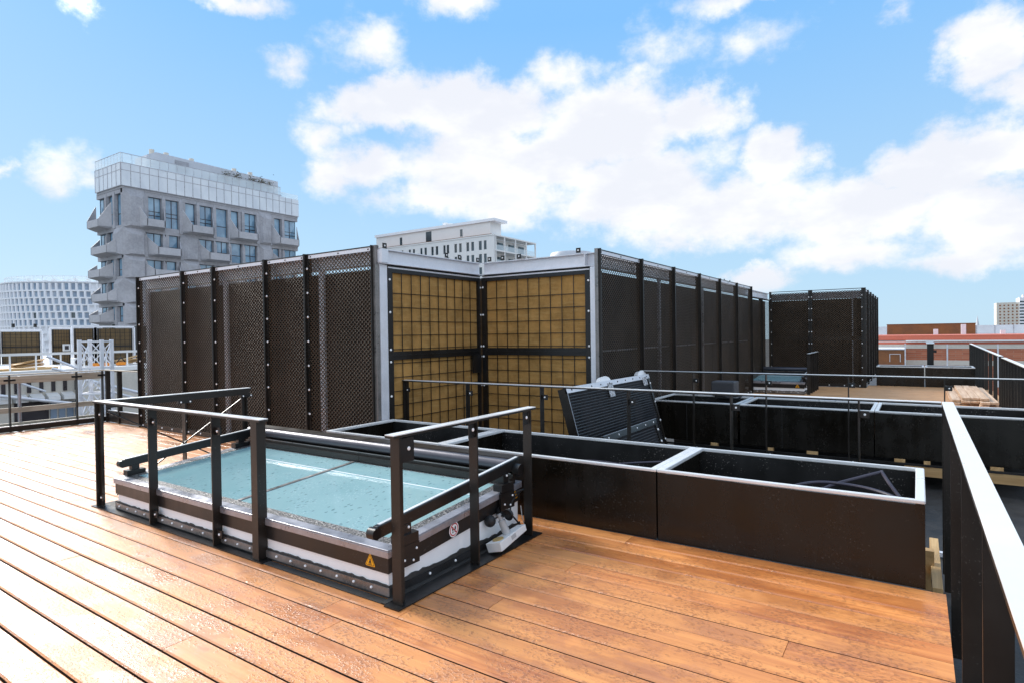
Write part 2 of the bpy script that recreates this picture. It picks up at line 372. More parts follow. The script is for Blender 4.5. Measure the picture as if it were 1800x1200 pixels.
# ------------------------------------------------------------------ mesh builder
class MB:
    def __init__(self):
        self.v = []; self.f = []; self.mi = []; self.tint = []; self.uv = {}
    def add(self, vs, fs, mi=0, tint=0.0):
        o = len(self.v)
        self.v += [Vector(x) for x in vs]
        for q in fs:
            self.f.append([o + i for i in q]); self.mi.append(mi); self.tint.append(tint)
        return self
    def box(self, x0, x1, y0, y1, z0, z1, mi=0, tint=0.0):
        x0, x1 = min(x0, x1), max(x0, x1); y0, y1 = min(y0, y1), max(y0, y1); z0, z1 = min(z0, z1), max(z0, z1)
        vs = [(x, y, z) for z in (z0, z1) for y in (y0, y1) for x in (x0, x1)]
        return self.add(vs, [(0, 2, 3, 1), (4, 5, 7, 6), (0, 1, 5, 4), (2, 6, 7, 3), (0, 4, 6, 2), (1, 3, 7, 5)], mi, tint)
    def hexa(self, vs, mi=0):            # 8 corners: bottom ring then top ring
        return self.add(vs, [(3, 2, 1, 0), (4, 5, 6, 7), (0, 1, 5, 4), (1, 2, 6, 5), (2, 3, 7, 6), (3, 0, 4, 7)], mi)
    def bar(self, p, q, wd, ht, mi=0, up=(0, 0, 1)):
        p = Vector(p); q = Vector(q); d = (q - p).normalized()
        s = d.cross(Vector(up))
        if s.length < 1e-4:
            s = d.cross(Vector((1, 0, 0)))
        s.normalize(); u = s.cross(d)
        s = s * wd / 2; u = u * ht / 2
        return self.hexa([p - s - u, p + s - u, q + s - u, q - s - u, p - s + u, p + s + u, q + s + u, q - s + u], mi)
    def tube(self, pts, r, n=10, mi=0):
        pts = [Vector(x) for x in pts]
        rings = []
        prev = None
        for i, pt in enumerate(pts):
            d = (pts[min(i + 1, len(pts) - 1)] - pts[max(i - 1, 0)]).normalized()
            a = prev if prev is not None else (Vector((0, 0, 1)) if abs(d.z) < 0.9 else Vector((1, 0, 0)))
            s = d.cross(a).normalized(); u = s.cross(d).normalized(); prev = u
            rr = r[i] if isinstance(r, (list, tuple)) else r
            rings.append([pt + (s * math.cos(k * 2 * math.pi / n) + u * math.sin(k * 2 * math.pi / n)) * rr for k in range(n)])
        vs = [x for ring in rings for x in ring]
        fs = []
        for i in range(len(pts) - 1):
            for k in range(n):
                fs.append((i * n + k, i * n + (k + 1) % n, (i + 1) * n + (k + 1) % n, (i + 1) * n + k))
        fs.append(tuple(reversed(range(n)))); fs.append(tuple((len(pts) - 1) * n + k for k in range(n)))
        return self.add(vs, fs, mi)
    def prism(self, poly, a, b, axis, mi=0):   # poly in the other two axes, extruded along axis
        def mk(c, p):
            return {'x': (c, p[0], p[1]), 'y': (p[0], c, p[1]), 'z': (p[0], p[1], c)}[axis]
        n = len(poly)
        vs = [mk(a, p) for p in poly] + [mk(b, p) for p in poly]
        fs = [tuple(range(n)), tuple(reversed(range(n, 2 * n)))] + [(i, i + n, (i + 1) % n + n, (i + 1) % n) for i in range(n)]
        return self.add(vs, fs, mi)
    def quad(self, a, b, c, d, mi=0, uv=None):
        self.add([a, b, c, d], [(0, 1, 2, 3)], mi)
        if uv:
            self.uv[len(self.f) - 1] = uv
        return self
    def bolt(self, c, axis, r=0.011, h=0.012, mi=0):   # axis: signed direction vector
        c = Vector(c); d = Vector(axis).normalized()
        return self.tube([c, c + d * h * 0.6, c + d * h], [r, r, r * 0.6], 7, mi)
    def build(self, name, mats, parent=None, bevel=0.0, smooth=False, local=False, seg=2):
        off = Vector((0, 0, 0)) if (local or parent is None) else WL[parent.name]
        me = bpy.data.meshes.new(name)
        me.from_pydata([tuple(x - off) for x in self.v], [], self.f)
        if not isinstance(mats, (list, tuple)):
            mats = [mats]
        for k in mats:
            me.materials.append(k)
        me.polygons.foreach_set('material_index', self.mi)
        bmx = bmesh.new(); bmx.from_mesh(me)
        if not self.uv:
            bmesh.ops.recalc_face_normals(bmx, faces=bmx.faces)
        if bevel:
            es = [e for e in bmx.edges if len(e.link_faces) == 2 and e.calc_face_angle(0) > 0.6]
            bmesh.ops.bevel(bmx, geom=es, offset=bevel, segments=seg, affect='EDGES', clamp_overlap=True, profile=0.6)
        bmx.to_mesh(me); bmx.free()
        if any(self.tint) and not bevel:
            at = me.attributes.new('tint', 'FLOAT', 'FACE')
            at.data.foreach_set('value', self.tint)
        if self.uv:
            ul = me.uv_layers.new(name='uv')
            for pi, cs in self.uv.items():
                for li, cc in zip(me.polygons[pi].loop_indices, cs):
                    ul.data[li].uv = cc
        if smooth:
            me.polygons.foreach_set('use_smooth', [True] * len(me.polygons))
            try:
                me.set_sharp_from_angle(angle=R(40))
            except Exception:
                pass
        o = bpy.data.objects.new(name, me)
        COL.objects.link(o)
        if parent is not None:
            o.parent = parent
            WL[o.name] = off.copy()
        else:
            WL[o.name] = Vector((0, 0, 0))
        return o
WL = {}
def thing(name, label, cat, loc=(0, 0, 0), group=None, rot=None):
    o = bpy.data.objects.new(name, None)
    o.empty_display_size = 0.2
    COL.objects.link(o)
    o.location = loc
    if rot is not None:
        o.rotation_euler = rot
    o['label'] = label; o['category'] = cat
    if group:
        o['group'] = group
    WL[o.name] = Vector(loc)
    return o
def tag(o, label, cat, group=None):
    o['label'] = label; o['category'] = cat
    if group:
        o['group'] = group
    return o
def struct(o, kind='structure'):
    o['kind'] = kind
    return o

# ================================================================== the setting
GZ = -18.0
struct(MB().box(-900, 900, -200, 1400, GZ - 1, GZ).build('ground', M['asphalt']))
# body of the roof we stand on: the lower roof sheet between and beside the decks
struct(MB().box(-14.2, 1.9, -6, 32, GZ + 0.05, -0.42).build('lower_roof', M['membrane']))

def deck(name, x0, x1, y0, y1, ph, pitch=0.1867, gap=0.012, seed=1, z=0.0, th=0.028, mat='wood'):
    rnd = random.Random(seed)
    mb = MB()
    k = math.floor((y0 - ph) / pitch)
    while ph + k * pitch < y1 - 0.01:
        a = max(ph + k * pitch + gap / 2, y0); b_ = min(ph + (k + 1) * pitch - gap / 2, y1)
        k += 1
        if b_ - a < 0.02:
            continue
        x = x0 - rnd.uniform(0, 3.5)
        while x < x1:
            L = rnd.uniform(3.0, 5.2)
            xa, xb = max(x, x0) + 0.0015, min(x + L, x1) - 0.0015
            x += L
            if xb - xa < 0.05:
                continue
            c = 0.0075; zz = z + rnd.uniform(-0.0012, 0.0012)
            mb.prism([(a, zz - th), (b_, zz - th), (b_, zz - c), (b_ - c, zz), (a + c, zz), (a, zz - c)], xa, xb, 'x')
            mb.mi[-6] = 1; mb.mi[-5] = 1; mb.mi[-1] = 1
            for i in range(8):
                mb.tint[-1 - i] = rnd.uniform(0.02, 1.0)
            tv = rnd.uniform(0.02, 1.0)
            for i in range(8):
                mb.tint[-1 - i] = tv
    o = mb.build(name, [M[mat], M['side']])
    return struct(o)
deck('deck', -13.60, 0.14, -2.2, 4.553, 1.19, seed=4)
deck('deck', -13.60, -5.70, 4.553, 5.44, 1.19 + 18 * 0.1867 - 4.5506 + 4.553, seed=5)
# sub-frame sheet that closes the gaps from below
struct(MB().box(-13.58, 0.120, -2.2, 4.54, -0.41, -0.04).box(-13.58, -5.72, 4.54, 5.4, -0.41, -0.04).build('deck_substructure', M['rubber']))
deck('deck', -3.62, 1.62, 10.42, 19.55, 10.45, seed=9, mat='sky_pale')
deck('deck', -1.2, 1.62, 19.55, 20.5, 19.6, seed=10, mat='sky_pale')
struct(MB().box(-3.6, 1.6, 10.43, 20.48, -0.41, -0.04).build('deck_substructure', M['rubber']))

# ================================================================== railings
POSTW, TH, RZ = 0.075, 0.012, 1.055
def railing(name, label, pts, posts, group=None, clips=True, base=None, hole_plates=(), zb=0.0):
    """pts: two ends of the top bar; posts: list of distances-from-start along it."""
    p, q = Vector(pts[0]), Vector(pts[1])
    d = (q - p).normalized()
    along_y = abs(d.y) > abs(d.x)
    root = thing(name, label, 'railing', tuple(p.xy) + (zb,), group)
    mb = MB()
    mb.bar((p.x, p.y, RZ - 0.009), (q.x, q.y, RZ - 0.009), POSTW, 0.006)
    mb.build('sheen_strip', M['top'], root)  # pale strip carries the sky sheen of the rail top
    mb = MB()
    mb.bar((p.x, p.y, RZ - 0.020), (q.x, q.y, RZ - 0.020), POSTW, 0.014)
    mb.build('top_rail', M['dark'], root)
    for s, kind in posts:
        c = p + d * s
        mb = MB()
        h0, h1 = zb + 0.012, RZ - 0.028
        if along_y:
            mb.box(c.x - POSTW / 2, c.x + POSTW / 2, c.y - TH / 2, c.y + TH / 2, h0, h1)
            if kind == 'end':
                mb.box(c.x - 0.006, c.x + 0.006, c.y + TH / 2, c.y + 0.055, h0, h1)
        else:
            mb.box(c.x - TH / 2, c.x + TH / 2, c.y - POSTW / 2, c.y + POSTW / 2, h0, h1)
            if kind == 'end':
                mb.box(c.x + TH / 2, c.x + 0.055, c.y - 0.006, c.y + 0.006, h0, h1)
            if kind == 'wide':
                mb.box(c.x - 0.07, c.x - TH / 2, c.y - POSTW / 2, c.y - POSTW / 2 + TH, h0, h1)
        po = mb.build('post', M['dark'], root)
        if clips:
            for hz in (RZ - 0.14, zb + 0.10 if zb > -0.05 else zb + 0.27):
                cb = MB()
                sd = 1 if s < (q - p).length - 0.1 else -1
                e = 0.07
                if along_y:
                    cb.box(c.x - 0.005, c.x + 0.011, c.y + sd * TH / 2, c.y + sd * (TH / 2 + e), hz - 0.03, hz + 0.03)
                    cb.box(c.x - 0.03, c.x - 0.005, c.y + sd * TH / 2, c.y + sd * (TH / 2 + 0.012), hz - 0.03, hz + 0.03)
                    cb.bolt((c.x + 0.011, c.y + sd * 0.045, hz), (1, 0, 0), 0.010, 0.008, 1)
                else:
                    cb.box(c.x + sd * TH / 2, c.x + sd * (TH / 2 + e), c.y - 0.011, c.y + 0.005, hz - 0.03, hz + 0.03)
                    cb.box(c.x + sd * TH / 2, c.x + sd * (TH / 2 + 0.012), c.y + 0.005, c.y + 0.03, hz - 0.03, hz + 0.03)
                    cb.bolt((c.x + sd * 0.045, c.y - 0.011, hz), (0, -1, 0), 0.010, 0.008, 1)
                cb.build('glass_clamp', [M['black'], M['bolt']], po)
    return root

# railing round the near skylight: an L at its left end
lr = railing('railing', 'dark L-shaped skylight railing at the left end of the turquoise skylight', ((-6.74, 2.61, RZ), (-3.97, 2.61, RZ)),
             [(0.045, 'end'), (1.11, ''), (2.13, ''), (2.73, 'wide')])
mb = MB(); mb.bar((-6.70, 2.65, RZ - 0.009), (-6.70, 4.22, RZ - 0.009), POSTW, 0.006); mb.build('sheen_strip', M['top'], lr)
mb = MB(); mb.bar((-6.70, 2.65, RZ - 0.020), (-6.70, 4.22, RZ - 0.020), POSTW, 0.014); mb.box(-6.668, -6.662, 2.66, 4.21, RZ - 0.085, RZ - 0.028); mb.build('top_rail', M['dark'], lr)
for yy, k in ((3.44, 0), (4.17, 1)):
    mb = MB(); mb.box(-6.735, -6.665, yy - 0.006, yy + 0.006, 0.01, RZ - 0.03)
    if k:
        mb.box(-6.706, -6.694, yy - 0.05, yy - 0.006, 0.01, RZ - 0.03)
    po = mb.build('post', M['dark'], lr)
    for s in (-1, 1):
        cb = MB()
        cb.box(-6.70, -6.66, yy + s * 0.006, yy + s * 0.075, RZ - 0.115, RZ - 0.085)
        cb.bolt((-6.66, yy + s * 0.05, RZ - 0.10), (1, 0, 0), 0.009, 0.008, 1)
        cb.build('glass_clamp', [M['black'], M['bolt']], po)
mb = MB(); mb.tube([(-6.67, 2.68, 0.93), (-6.62, 4.12, 0.10)], 0.008, 6); mb.build('diagonal_brace', M['black'], lr)
mb = MB(); mb.tube([(-6.67, 4.14, 0.95), (-6.62, 2.72, 0.10)], 0.008, 6); mb.build('diagonal_brace', M['black'], lr)
mb = MB(); mb.box(-6.79, -3.95, 2.56, 2.66, 0.002, 0.010); mb.build('base_plate', M['black'], lr)
# railing at the right end
rr = railing('railing', 'short dark railing at the right end of the turquoise skylight, beside the anemometer',
             ((-2.625, 2.555, RZ), (-2.625, 4.16, RZ)), [(0.05, 'end'), (0.82, ''), (1.53, 'end')], clips=False)
mb = MB(); mb.box(-2.69, -2.565, 2.55, 4.20, 0.002, 0.010); mb.build('base_plate', M['black'], rr)
for yy, h in ((2.62, 0.125), (3.30, 0.07), (4.00, 0.07)):
    mb = MB(); mb.box(-2.612, -2.604, yy, yy + h, RZ - 0.075 - h * 0.9, RZ - 0.04); mb.bolt((-2.604, yy + h * 0.62, RZ - 0.05 - h * 0.45), (1, 0, 0), 0.013, 0.006, 1)
    mb.build('glass_clamp', [M['black'], M['bolt']], rr)
# near right railing, its corner run, the passage railing and the far right railings
railing('railing', 'near dark railing with wide pale top, along the right edge of the deck', ((0.1975, -1.2, RZ), (0.1975, 5.95, RZ)),
        [(1.40, ''), (2.46, ''), (3.50, ''), (4.56, ''), (5.64, ''), (6.72, ''), (7.12, '')], clips=True, zb=-0.35)
railing('railing', 'thin dark railing behind the front planters, crossing in front of the leaning mesh panels', ((-5.80, 5.93, RZ), (0.155, 5.93, RZ)),
        [(0.04, 'end'), (1.11, ''), (2.20, ''), (3.27, ''), (4.32, ''), (5.38, '')], zb=-0.35)
railing('railing', 'thin dark railing in front of the second planter row, above the sunken gap', ((-3.62, 8.95, RZ), (2.55, 8.95, RZ)),
        [(0.84, ''), (1.86, ''), (2.87, ''), (3.89, ''), (4.90, ''), (5.9, '')], zb=-0.35)
def far_rail(y0, y1, x0, x1, label):
    n = 9
    d = (y1 - y0)
    return railing('railing', label, ((x0, y0, RZ), (x1, y1, RZ)), [(d * (i + 0.03) / n, '') for i in range(n)] + [(d - 0.03, '')], clips=False, zb=-0.3)
far_rail(11.0, 15.2, 1.33, 1.40, 'nearer of the two black railings on the right edge beside the timber stack')
far_rail(15.9, 28.5, 1.43, 1.66, 'farther black railing on the right edge, seen end-on past the timber stack')
# a dark upstand plate below the far right railings
# ------- left boundary fence with kick plate
lf = thing('railing', 'black balustrade along the left end of the deck, before the wooden guard boards', 'railing', (-13.66, 2.0, 0))
mb = MB(); mb.box(-13.70, -13.62, -2.2, 5.49, RZ - 0.022, RZ - 0.006); mb.box(-13.62, -12.16, 5.41, 5.49, RZ - 0.022, RZ - 0.006); mb.build('top_rail', M['guard_y'], lf)
mb = MB(); mb.box(-13.67, -13.645, -2.2, 5.46, 0.012, 0.10); mb.box(-13.64, -12.17, 5.44, 5.462, 0.012, 0.235); mb.build('kick_plate', M['dark'], lf)
mb = MB(); mb.box(-13.68, -13.64, -2.2, 5.46, 0.100, 0.112); mb.box(-13.64, -12.17, 5.43, 5.47, 0.235, 0.247); mb.build('sheen_strip', M['top'], lf)
for yy in (-0.3, 0.75, 1.80, 2.85, 3.90, 4.95, 5.40):
    mb = MB(); mb.box(-13.70, -13.625, yy - 0.008, yy + 0.008, 0.0, RZ - 0.022); po = mb.build('post', M['dark'], lf)
    for s in (-1, 1):
        cb = MB()
        cb.box(-13.655, -13.625, yy + s * 0.008, yy + s * 0.085, RZ - 0.13, RZ - 0.09)
        cb.build('glass_clamp', M['black'], po)
for xx in (-13.58, -13.07):
    mb = MB(); mb.box(xx - 0.006, xx + 0.05, 5.42, 5.495, 0.0, RZ - 0.022); mb.build('post', M['dark'], lf)
for i in range(18):
    yy = -1.9 + i * 0.42
    MB().box(-13.62, -13.59, yy, yy + 0.09, 0.003, 0.012).build('fixing_clip', M['black'], lf)

# wooden edge protection outside it
for z0, z1, lab in ((0.865, 1.00, 'topmost of the three weathered guard boards outside the left balustrade'),
                    (0.325, 0.42, 'middle weathered guard board outside the left balustrade'),
                    (-0.02, 0.14, 'lowest grey toe board outside the left balustrade, just above the kick plate')):
    o = MB().box(-13.93, -13.89, -2.0, 5.52, z0, z1).build('guard_board', M['guard_y'], bevel=0.003)
    tag(o, lab, 'board')
g = thing('guard_post', 'round galvanised scaffold post holding the wooden guard boards', 'post', (-13.99, 4.14, -0.4))
MB().tube([(-13.99, 4.14, -0.4), (-13.99, 4.14, 1.0)], 0.030, 10).build('tube', M['chrome'], g, smooth=True)
MB().box(-14.06, -13.93, 4.06, 4.22, -0.41, -0.05).build('foot', M['galv'], g)

# ================================================================== plant enclosures
TOPZ = 2.81
def mapper(axis, fixed):
    if axis == 'x':                      # runs along x, outward = -y
        return lambda a, d, z: (a, fixed - d, z)
    return lambda a, d, z: (fixed + d, a, z)   # runs along y, outward = +x
def gbox(mb, F, a0, a1, d0, d1, z0, z1, mi=0):
    p, q = F(a0, d0, z0), F(a1, d1, z1)
    return mb.box(p[0], q[0], p[1], q[1], p[2], q[2], mi)
BOLTS = {}
def add_bolts(parent, pts, out, r=0.016, h=0.012, mat='bolt'):
    key = (tuple(round(v, 2) for v in out), r, h, mat)
    for p in pts:
        p = Vector(p)
        if key not in BOLTS:
            o = MB().bolt((0, 0, 0), out, r, h).build('bolt', M[mat], None)
            BOLTS[key] = o
        else:
            o = BOLTS[key].copy(); COL.objects.link(o)
        o.parent = parent
        o.location = p - WL[parent.name]
def mesh_panel(root, axis, fixed, a0, a1, z0=0.0, z1=TOPZ, wool=True, topband=True, both=False):
    F = mapper(axis, fixed)
    out = Vector(F(0, 1, 0)) - Vector(F(0, 0, 0))
    mb = MB()
    ia, ib, iz, it = a0 + 0.045, a1 - 0.045, z0 + 0.075, z1 - 0.055
    vs = [F(ia, 0, iz), F(ib, 0, iz), F(ib, 0, it), F(ia, 0, it)]
    mb.quad(*vs, uv=[(ia, iz), (ib, iz), (ib, it), (ia, it)])
    pm = mb.build('mesh_panel', M['mesh'], root)
    fr = MB()
    for s in (a0 + 0.004, a1 - 0.054):
        gbox(fr, F, s, s + 0.05, -0.05, 0.012, z0, z1)
    for s in (a0 + 0.004, a1 - 0.016):
        gbox(fr, F, s, s + 0.012, 0.012, 0.05, z0, z1)
    gbox(fr, F, a0 + 0.054, a1 - 0.054, -0.05, 0.010, z0, z0 + 0.085)
    gbox(fr, F, a0 + 0.054, a1 - 0.054, -0.05, 0.010, z1 - 0.020, z1 - 0.004)
    fr.build('panel_frame', M['dark'], pm)
    if topband:
        tb = MB(); gbox(tb, F, a0 + 0.054, a1 - 0.054, -0.04, 0.006, z1 - 0.068, z1 - 0.020)
        for i in range(3):
            tb.bolt(Vector(F(a0 + 0.1 + (a1 - a0 - 0.2) * i / 2, 0.006, z1 - 0.044)), out, 0.012, 0.008, 1)
        tb.build('top_flange', [M['galv'], M['black']], pm)
    bp = []
    z = z0 + 0.22
    while z < z1 - 0.05:
        bp.append(F(a0 + 0.034, 0.012, z))
        if both:
            bp.append(F(a1 - 0.034, 0.012, z))
        z += 0.34
    n = max(2, int((a1 - a0) / 0.28))
    for i in range(n):
        bp.append(F(a0 + 0.1 + (a1 - a0 - 0.2) * i / (n - 1), 0.010, z0 + 0.045))
    add_bolts(pm, bp, out)
    if wool:
        wb = MB(); gbox(wb, F, max(a0 + 0.01, 7.82) if axis == 'y' else a0 + 0.01, a1 - 0.01, -0.26, -0.16, 0.02, 2.525); wb.build('wool_lining', M['wool_shade'], root)
def hbeam(root, axis, fixed, a0, a1, zt, zb, d0=-0.13, wd=0.11):
    F = mapper(axis, fixed)
    mb = MB()
    gbox(mb, F, a0, a1, d0 - wd / 2, d0 + wd / 2, zt - 0.012, zt)
    gbox(mb, F, a0, a1, d0 - wd / 2, d0 + wd / 2, zb, zb + 0.012)
    gbox(mb, F, a0, a1, d0 - 0.005, d0 + 0.005, zb + 0.012, zt - 0.012)
    return mb.build('steel_beam', M['galv'], root)
def tabs(root, axis, fixed, aa, d, z):
    F = mapper(axis, fixed)
    out = Vector(F(0, 1, 0)) - Vector(F(0, 0, 0))
    for a in aa:
        mb = MB(); gbox(mb, F, a - 0.035, a + 0.035, d, d + 0.008, z, z + 0.07); mb.bolt(F(a, d + 0.008, z + 0.036), out, 0.012, 0.006, 1)
        mb.build('fixing_tab', [M['dark'], M['bolt']], root)
def wool_bay(root, axis, fixed, a0, a1):
    """recess bay: two wool panels one above the other behind a wire grid in a dark frame"""
    F = mapper(axis, fixed)
    out = Vector(F(0, 1, 0)) - Vector(F(0, 0, 0))
    wb = MB(); gbox(wb, F, a0 + 0.02, a1 - 0.02, -0.12, -0.02, 0.0, 2.50)
    wp = wb.build('wool_panel', M['wool'], root)
    fr = MB()
    for s in (a0, a1 - 0.085):
        gbox(fr, F, s, s + 0.085, -0.03, 0.022, 0.0, 2.53)
    for z0, z1 in ((2.475, 2.528), (1.385, 1.435), (1.325, 1.375), (0.0, 0.07)):
        gbox(fr, F, a0 + 0.085, a1 - 0.085, -0.03, 0.018, z0, z1)
    gbox(fr, F, a0 + 0.085, a1 - 0.085, 0.0, 0.030, 1.372, 1.388)
    fr.build('panel_frame', M['black'], wp)
    hd = MB(); gbox(hd, F, a0 + 0.02, a1 - 0.02, -0.02, 0.012, 2.529, 2.549); hd.build('head_rail', M['galv'], wp)
    hd = MB(); gbox(hd, F, a0, a1, -0.10, -0.005, 2.550, 2.574); hd.build('dark_gap_strip', M['rubber'], wp)  # added black strip stands in for the dark open gap under the beam
    wr = MB()
    n = round((a1 - a0 - 0.17) / 0.185)
    for i in range(1, n):
        a = a0 + 0.085 + (a1 - a0 - 0.17) * i / n
        gbox(wr, F, a - 0.0042, a + 0.0042, -0.003, 0.0055, 0.07, 2.475)
    for k in range(12):
        z = 0.16 + k * 0.186
        if abs(z - 1.38) > 0.04:
            gbox(wr, F, a0 + 0.085, a1 - 0.085, -0.010, -0.0025, z - 0.0042, z + 0.0042)
    wr.build('wire_grid', M['black'], wp)
    add_bolts(wp, [F(s, 0.022, z) for s in (a0 + 0.03, a1 - 0.03) for z in (0.35, 0.85, 1.30, 1.46, 1.95, 2.38)], out)

en = thing('plant_enclosure', 'long dark expanded-mesh plant enclosure with a brown wool-lined corner recess', 'screen wall', (-5.8, 5.5, 0))
for a0, a1 in ((-12.15, -10.53), (-10.53, -9.56), (-9.56, -8.14), (-8.14, -7.18), (-7.18, -5.81)):
    mesh_panel(en, 'x', 5.44, a0, a1)
hbeam(en, 'x', 5.44, -12.10, -5.86, 2.755, 2.575)
def post_box(root, x0, x1, y0, y1, z1=2.58, name='steel_post'):
    return MB().box(x0, x1, y0, y1, 0.0, z1).build(name, M['galv'], root)
for xx in (-11.98, -9.37, -6.96):
    post_box(en, xx - 0.05, xx + 0.05, 5.51, 5.55, 2.57)
# corner stiles of the mesh runs, then the galvanised posts and beams of the recess
MB().box(-5.815, -5.765, 5.425, 5.480, 0, TOPZ).build('corner_stile', M['steelstrip'], en)
MB().box(-3.705, -3.655, 7.555, 7.600, 0, TOPZ).build('corner_stile', M['steelstrip'], en)
post_box(en, -5.86, -5.755, 5.485, 5.615, 2.565)
post_box(en, -3.785, -3.712, 7.57, 7.69, 2.565)
wool_bay(en, 'y', -5.77, 5.62, 7.66)
wool_bay(en, 'x', 7.64, -5.72, -3.805)
hbeam(en, 'y', -5.70, 5.47, 7.62, 2.765, 2.575, d0=-0.06)
hbeam(en, 'x', 7.60, -5.68, -3.72, 2.765, 2.575, d0=-0.05)
MB().box(-5.82, -5.70, 5.46, 5.472, 2.59, 2.75).box(-5.70, -5.69, 5.46, 5.58, 2.588, 2.752).build('beam_stub', M['galv'], en)
MB().box(-3.86, -3.85, 7.545, 7.65, 2.588, 2.752).build('beam_stub', M['galv'], en)
tabs(en, 'y', -5.70, (5.52, 6.75, 7.05, 7.50), 0.0, 2.768)
tabs(en, 'x', 7.55, (-5.50, -5.25, -4.95, -3.95), 0.0, 2.768)
MB().box(-5.755, -5.735, 7.40, 7.62, 1.05, 1.33).build('cover_plate', M['black'], en)
ys = (7.57, 9.12, 10.65, 12.20, 13.70, 15.22, 16.77)
for a0, a1 in zip(ys, ys[1:]):
    mesh_panel(en, 'y', -3.665, a0, a1)
hbeam(en, 'y', -3.665, 7.66, 19.6, 2.755, 2.575)
for yy in (10.2, 12.75):
    MB().box(-3.78, -3.74, yy - 0.04, yy + 0.04, 0, 2.57).build('steel_post', M['chrome'], en)
MB().box(-3.78, -3.74, 7.7, 16.7, 1.37, 1.39).build('mid_rail', M['chrome'], en)
tabs(en, 'y', -3.78, (14.6, 15.1), 0.0, 2.80)
# lower run that carries on to the back block
mesh_panel(en, 'y', -3.70, 16.80, 18.2, z1=2.55, topband=False)
mesh_panel(en, 'y', -3.70, 18.2, 19.60, z1=2.55, topband=False, both=True)

eb = thing('plant_enclosure', 'smaller black mesh plant enclosure standing farther back, behind the second skylight', 'screen wall', (-1.3, 19.7, 0))
for a0, a1 in ((-3.75, -2.62), (-2.62, -1.26)):
    mesh_panel(eb, 'x', 19.65, a0, a1, topband=False, both=True)
MB().box(-3.72, -1.29, 19.74, 19.78, 2.53, 2.73).build('steel_beam', M['chrome'], eb)
MB().box(-3.72, -1.29, 19.70, 19.73, 1.32, 1.44).build('mid_rail', M['black'], eb)
MB().box(-1.55, -1.42, 19.70, 19.78, 0, 2.55).build('steel_post', M['chrome'], eb)
yb = (19.65, 20.95, 22.25, 23.55, 24.85, 26.2)
for a0, a1 in zip(yb, yb[1:]):
    mesh_panel(eb, 'y', -1.25, a0, a1)

# ================================================================== planters
def planter(label, x0, x1, y0, y1, z0=0.0, z1=0.56, inner=0.16, group=None, seams=(), r=0.052):
    root = thing('planter', label, 'planter', ((x0 + x1) / 2, (y0 + y1) / 2, z0), group)
    w_ = 0.028
    mb = MB()
    mb.box(x0, x1, y0, y0 + w_, z0, z1 - 0.03); mb.box(x0, x1, y1 - w_, y1, z0, z1 - 0.03)
    mb.box(x0, x0 + w_, y0 + w_, y1 - w_, z0, z1 - 0.03); mb.box(x1 - w_, x1, y0 + w_, y1 - w_, z0, z1 - 0.03)
    mb.build('body', M['planter'], root)
    mb = MB()
    mb.box(x0 + w_, x1 - w_, y0 + w_, y1 - w_ - 0.004, z0 + 0.01, z0 + inner)
    mb.box(x0 + w_ + 0.001, x1 - w_ - 0.001, y1 - w_ - 0.0035, y1 - w_ - 0.0005, z0 + inner - 0.01, z1 - 0.034)
    mb.build('lining', M['black_in'], root)
    mb = MB(); zt = z1
    mb.box(x0 - 0.002, x1 + 0.002, y0 - 0.004, y0 + r * 0.62, zt - 0.024, zt)
    mb.box(x0 - 0.002, x1 + 0.002, y1 - 0.018, y1 + 0.004, zt - 0.030, zt)
    mb.box(x0 - 0.004, x0 + r, y0 + r * 0.62, y1 - 0.018, zt - 0.030, zt)
    mb.box(x1 - r, x1 + 0.004, y0 + r * 0.62, y1 - 0.018, zt - 0.030, zt)
    mb.build('rim', M['top'], root, bevel=0.006)
    for s in seams:
        MB().box(s - 0.004, s + 0.004, y0 - 0.0025, y0 + 0.001, z0 + 0.01, z1 - 0.035).build('seam', M['rubber'], root)
    return root
G1 = None
planter('black metal planter of the front row, partly hidden behind the skylight roller blind', -5.70, -3.975, 4.557, 5.62)
planter('middle black planter of the front row, behind the anemometer, with thin hoses inside', -3.965, -1.722, 4.557, 5.62)
planter('nearest black metal planter, right end of the front row, with hoses inside', -1.710, 0.035, 4.557, 5.62)
planter('black planter at the left end of the second row, behind the leaning panels', -3.60, -2.235, 9.30, 10.40, -0.05, r=0.04, seams=(-3.0,))
planter('long black planter in the middle of the second row, facing the near right railing corner', -2.200, -0.489, 9.30, 10.40, -0.05, r=0.04, seams=(-1.62,))
planter('black planter in the second row, seen half behind the near right railing', -0.474, 1.26, 9.30, 10.40, -0.05, r=0.04)
planter('left one of the two far black planters below the brick building', -1.0, 0.155, 20.56, 21.5, -0.02)
planter('right one of the two far black planters below the brick building', 0.185, 1.30, 20.56, 21.5, -0.02)

def hose(label, pts, r=0.012, m='hose', name='hose', cat='hose'):
    out = []
    P4 = [Vector(p) for p in pts]
    Q = [P4[0]] + P4 + [P4[-1]]
    for i in range(1, len(Q) - 2):
        for k in range(8):
            t_ = k / 8
            a, b_, c, d = Q[i - 1], Q[i], Q[i + 1], Q[i + 2]
            out.append(0.5 * ((2 * b_) + (c - a) * t_ + (2 * a - 5 * b_ + 4 * c - d) * t_ ** 2 + (3 * b_ - a - 3 * c + d) * t_ ** 3))
    out.append(P4[-1])
    o = MB().tube(out, r, 8).build(name, M[m], smooth=True)
    return tag(o, label, cat)
hose('dark hose arching up to a point inside the nearest planter', [(-0.66, 4.92, 0.42), (-0.53, 5.03, 0.485), (-0.40, 5.13, 0.525), (-0.245, 5.27, 0.563), (-0.225, 5.27, 0.563), (-0.17, 5.18, 0.50), (-0.11, 5.08, 0.44)], 0.013)
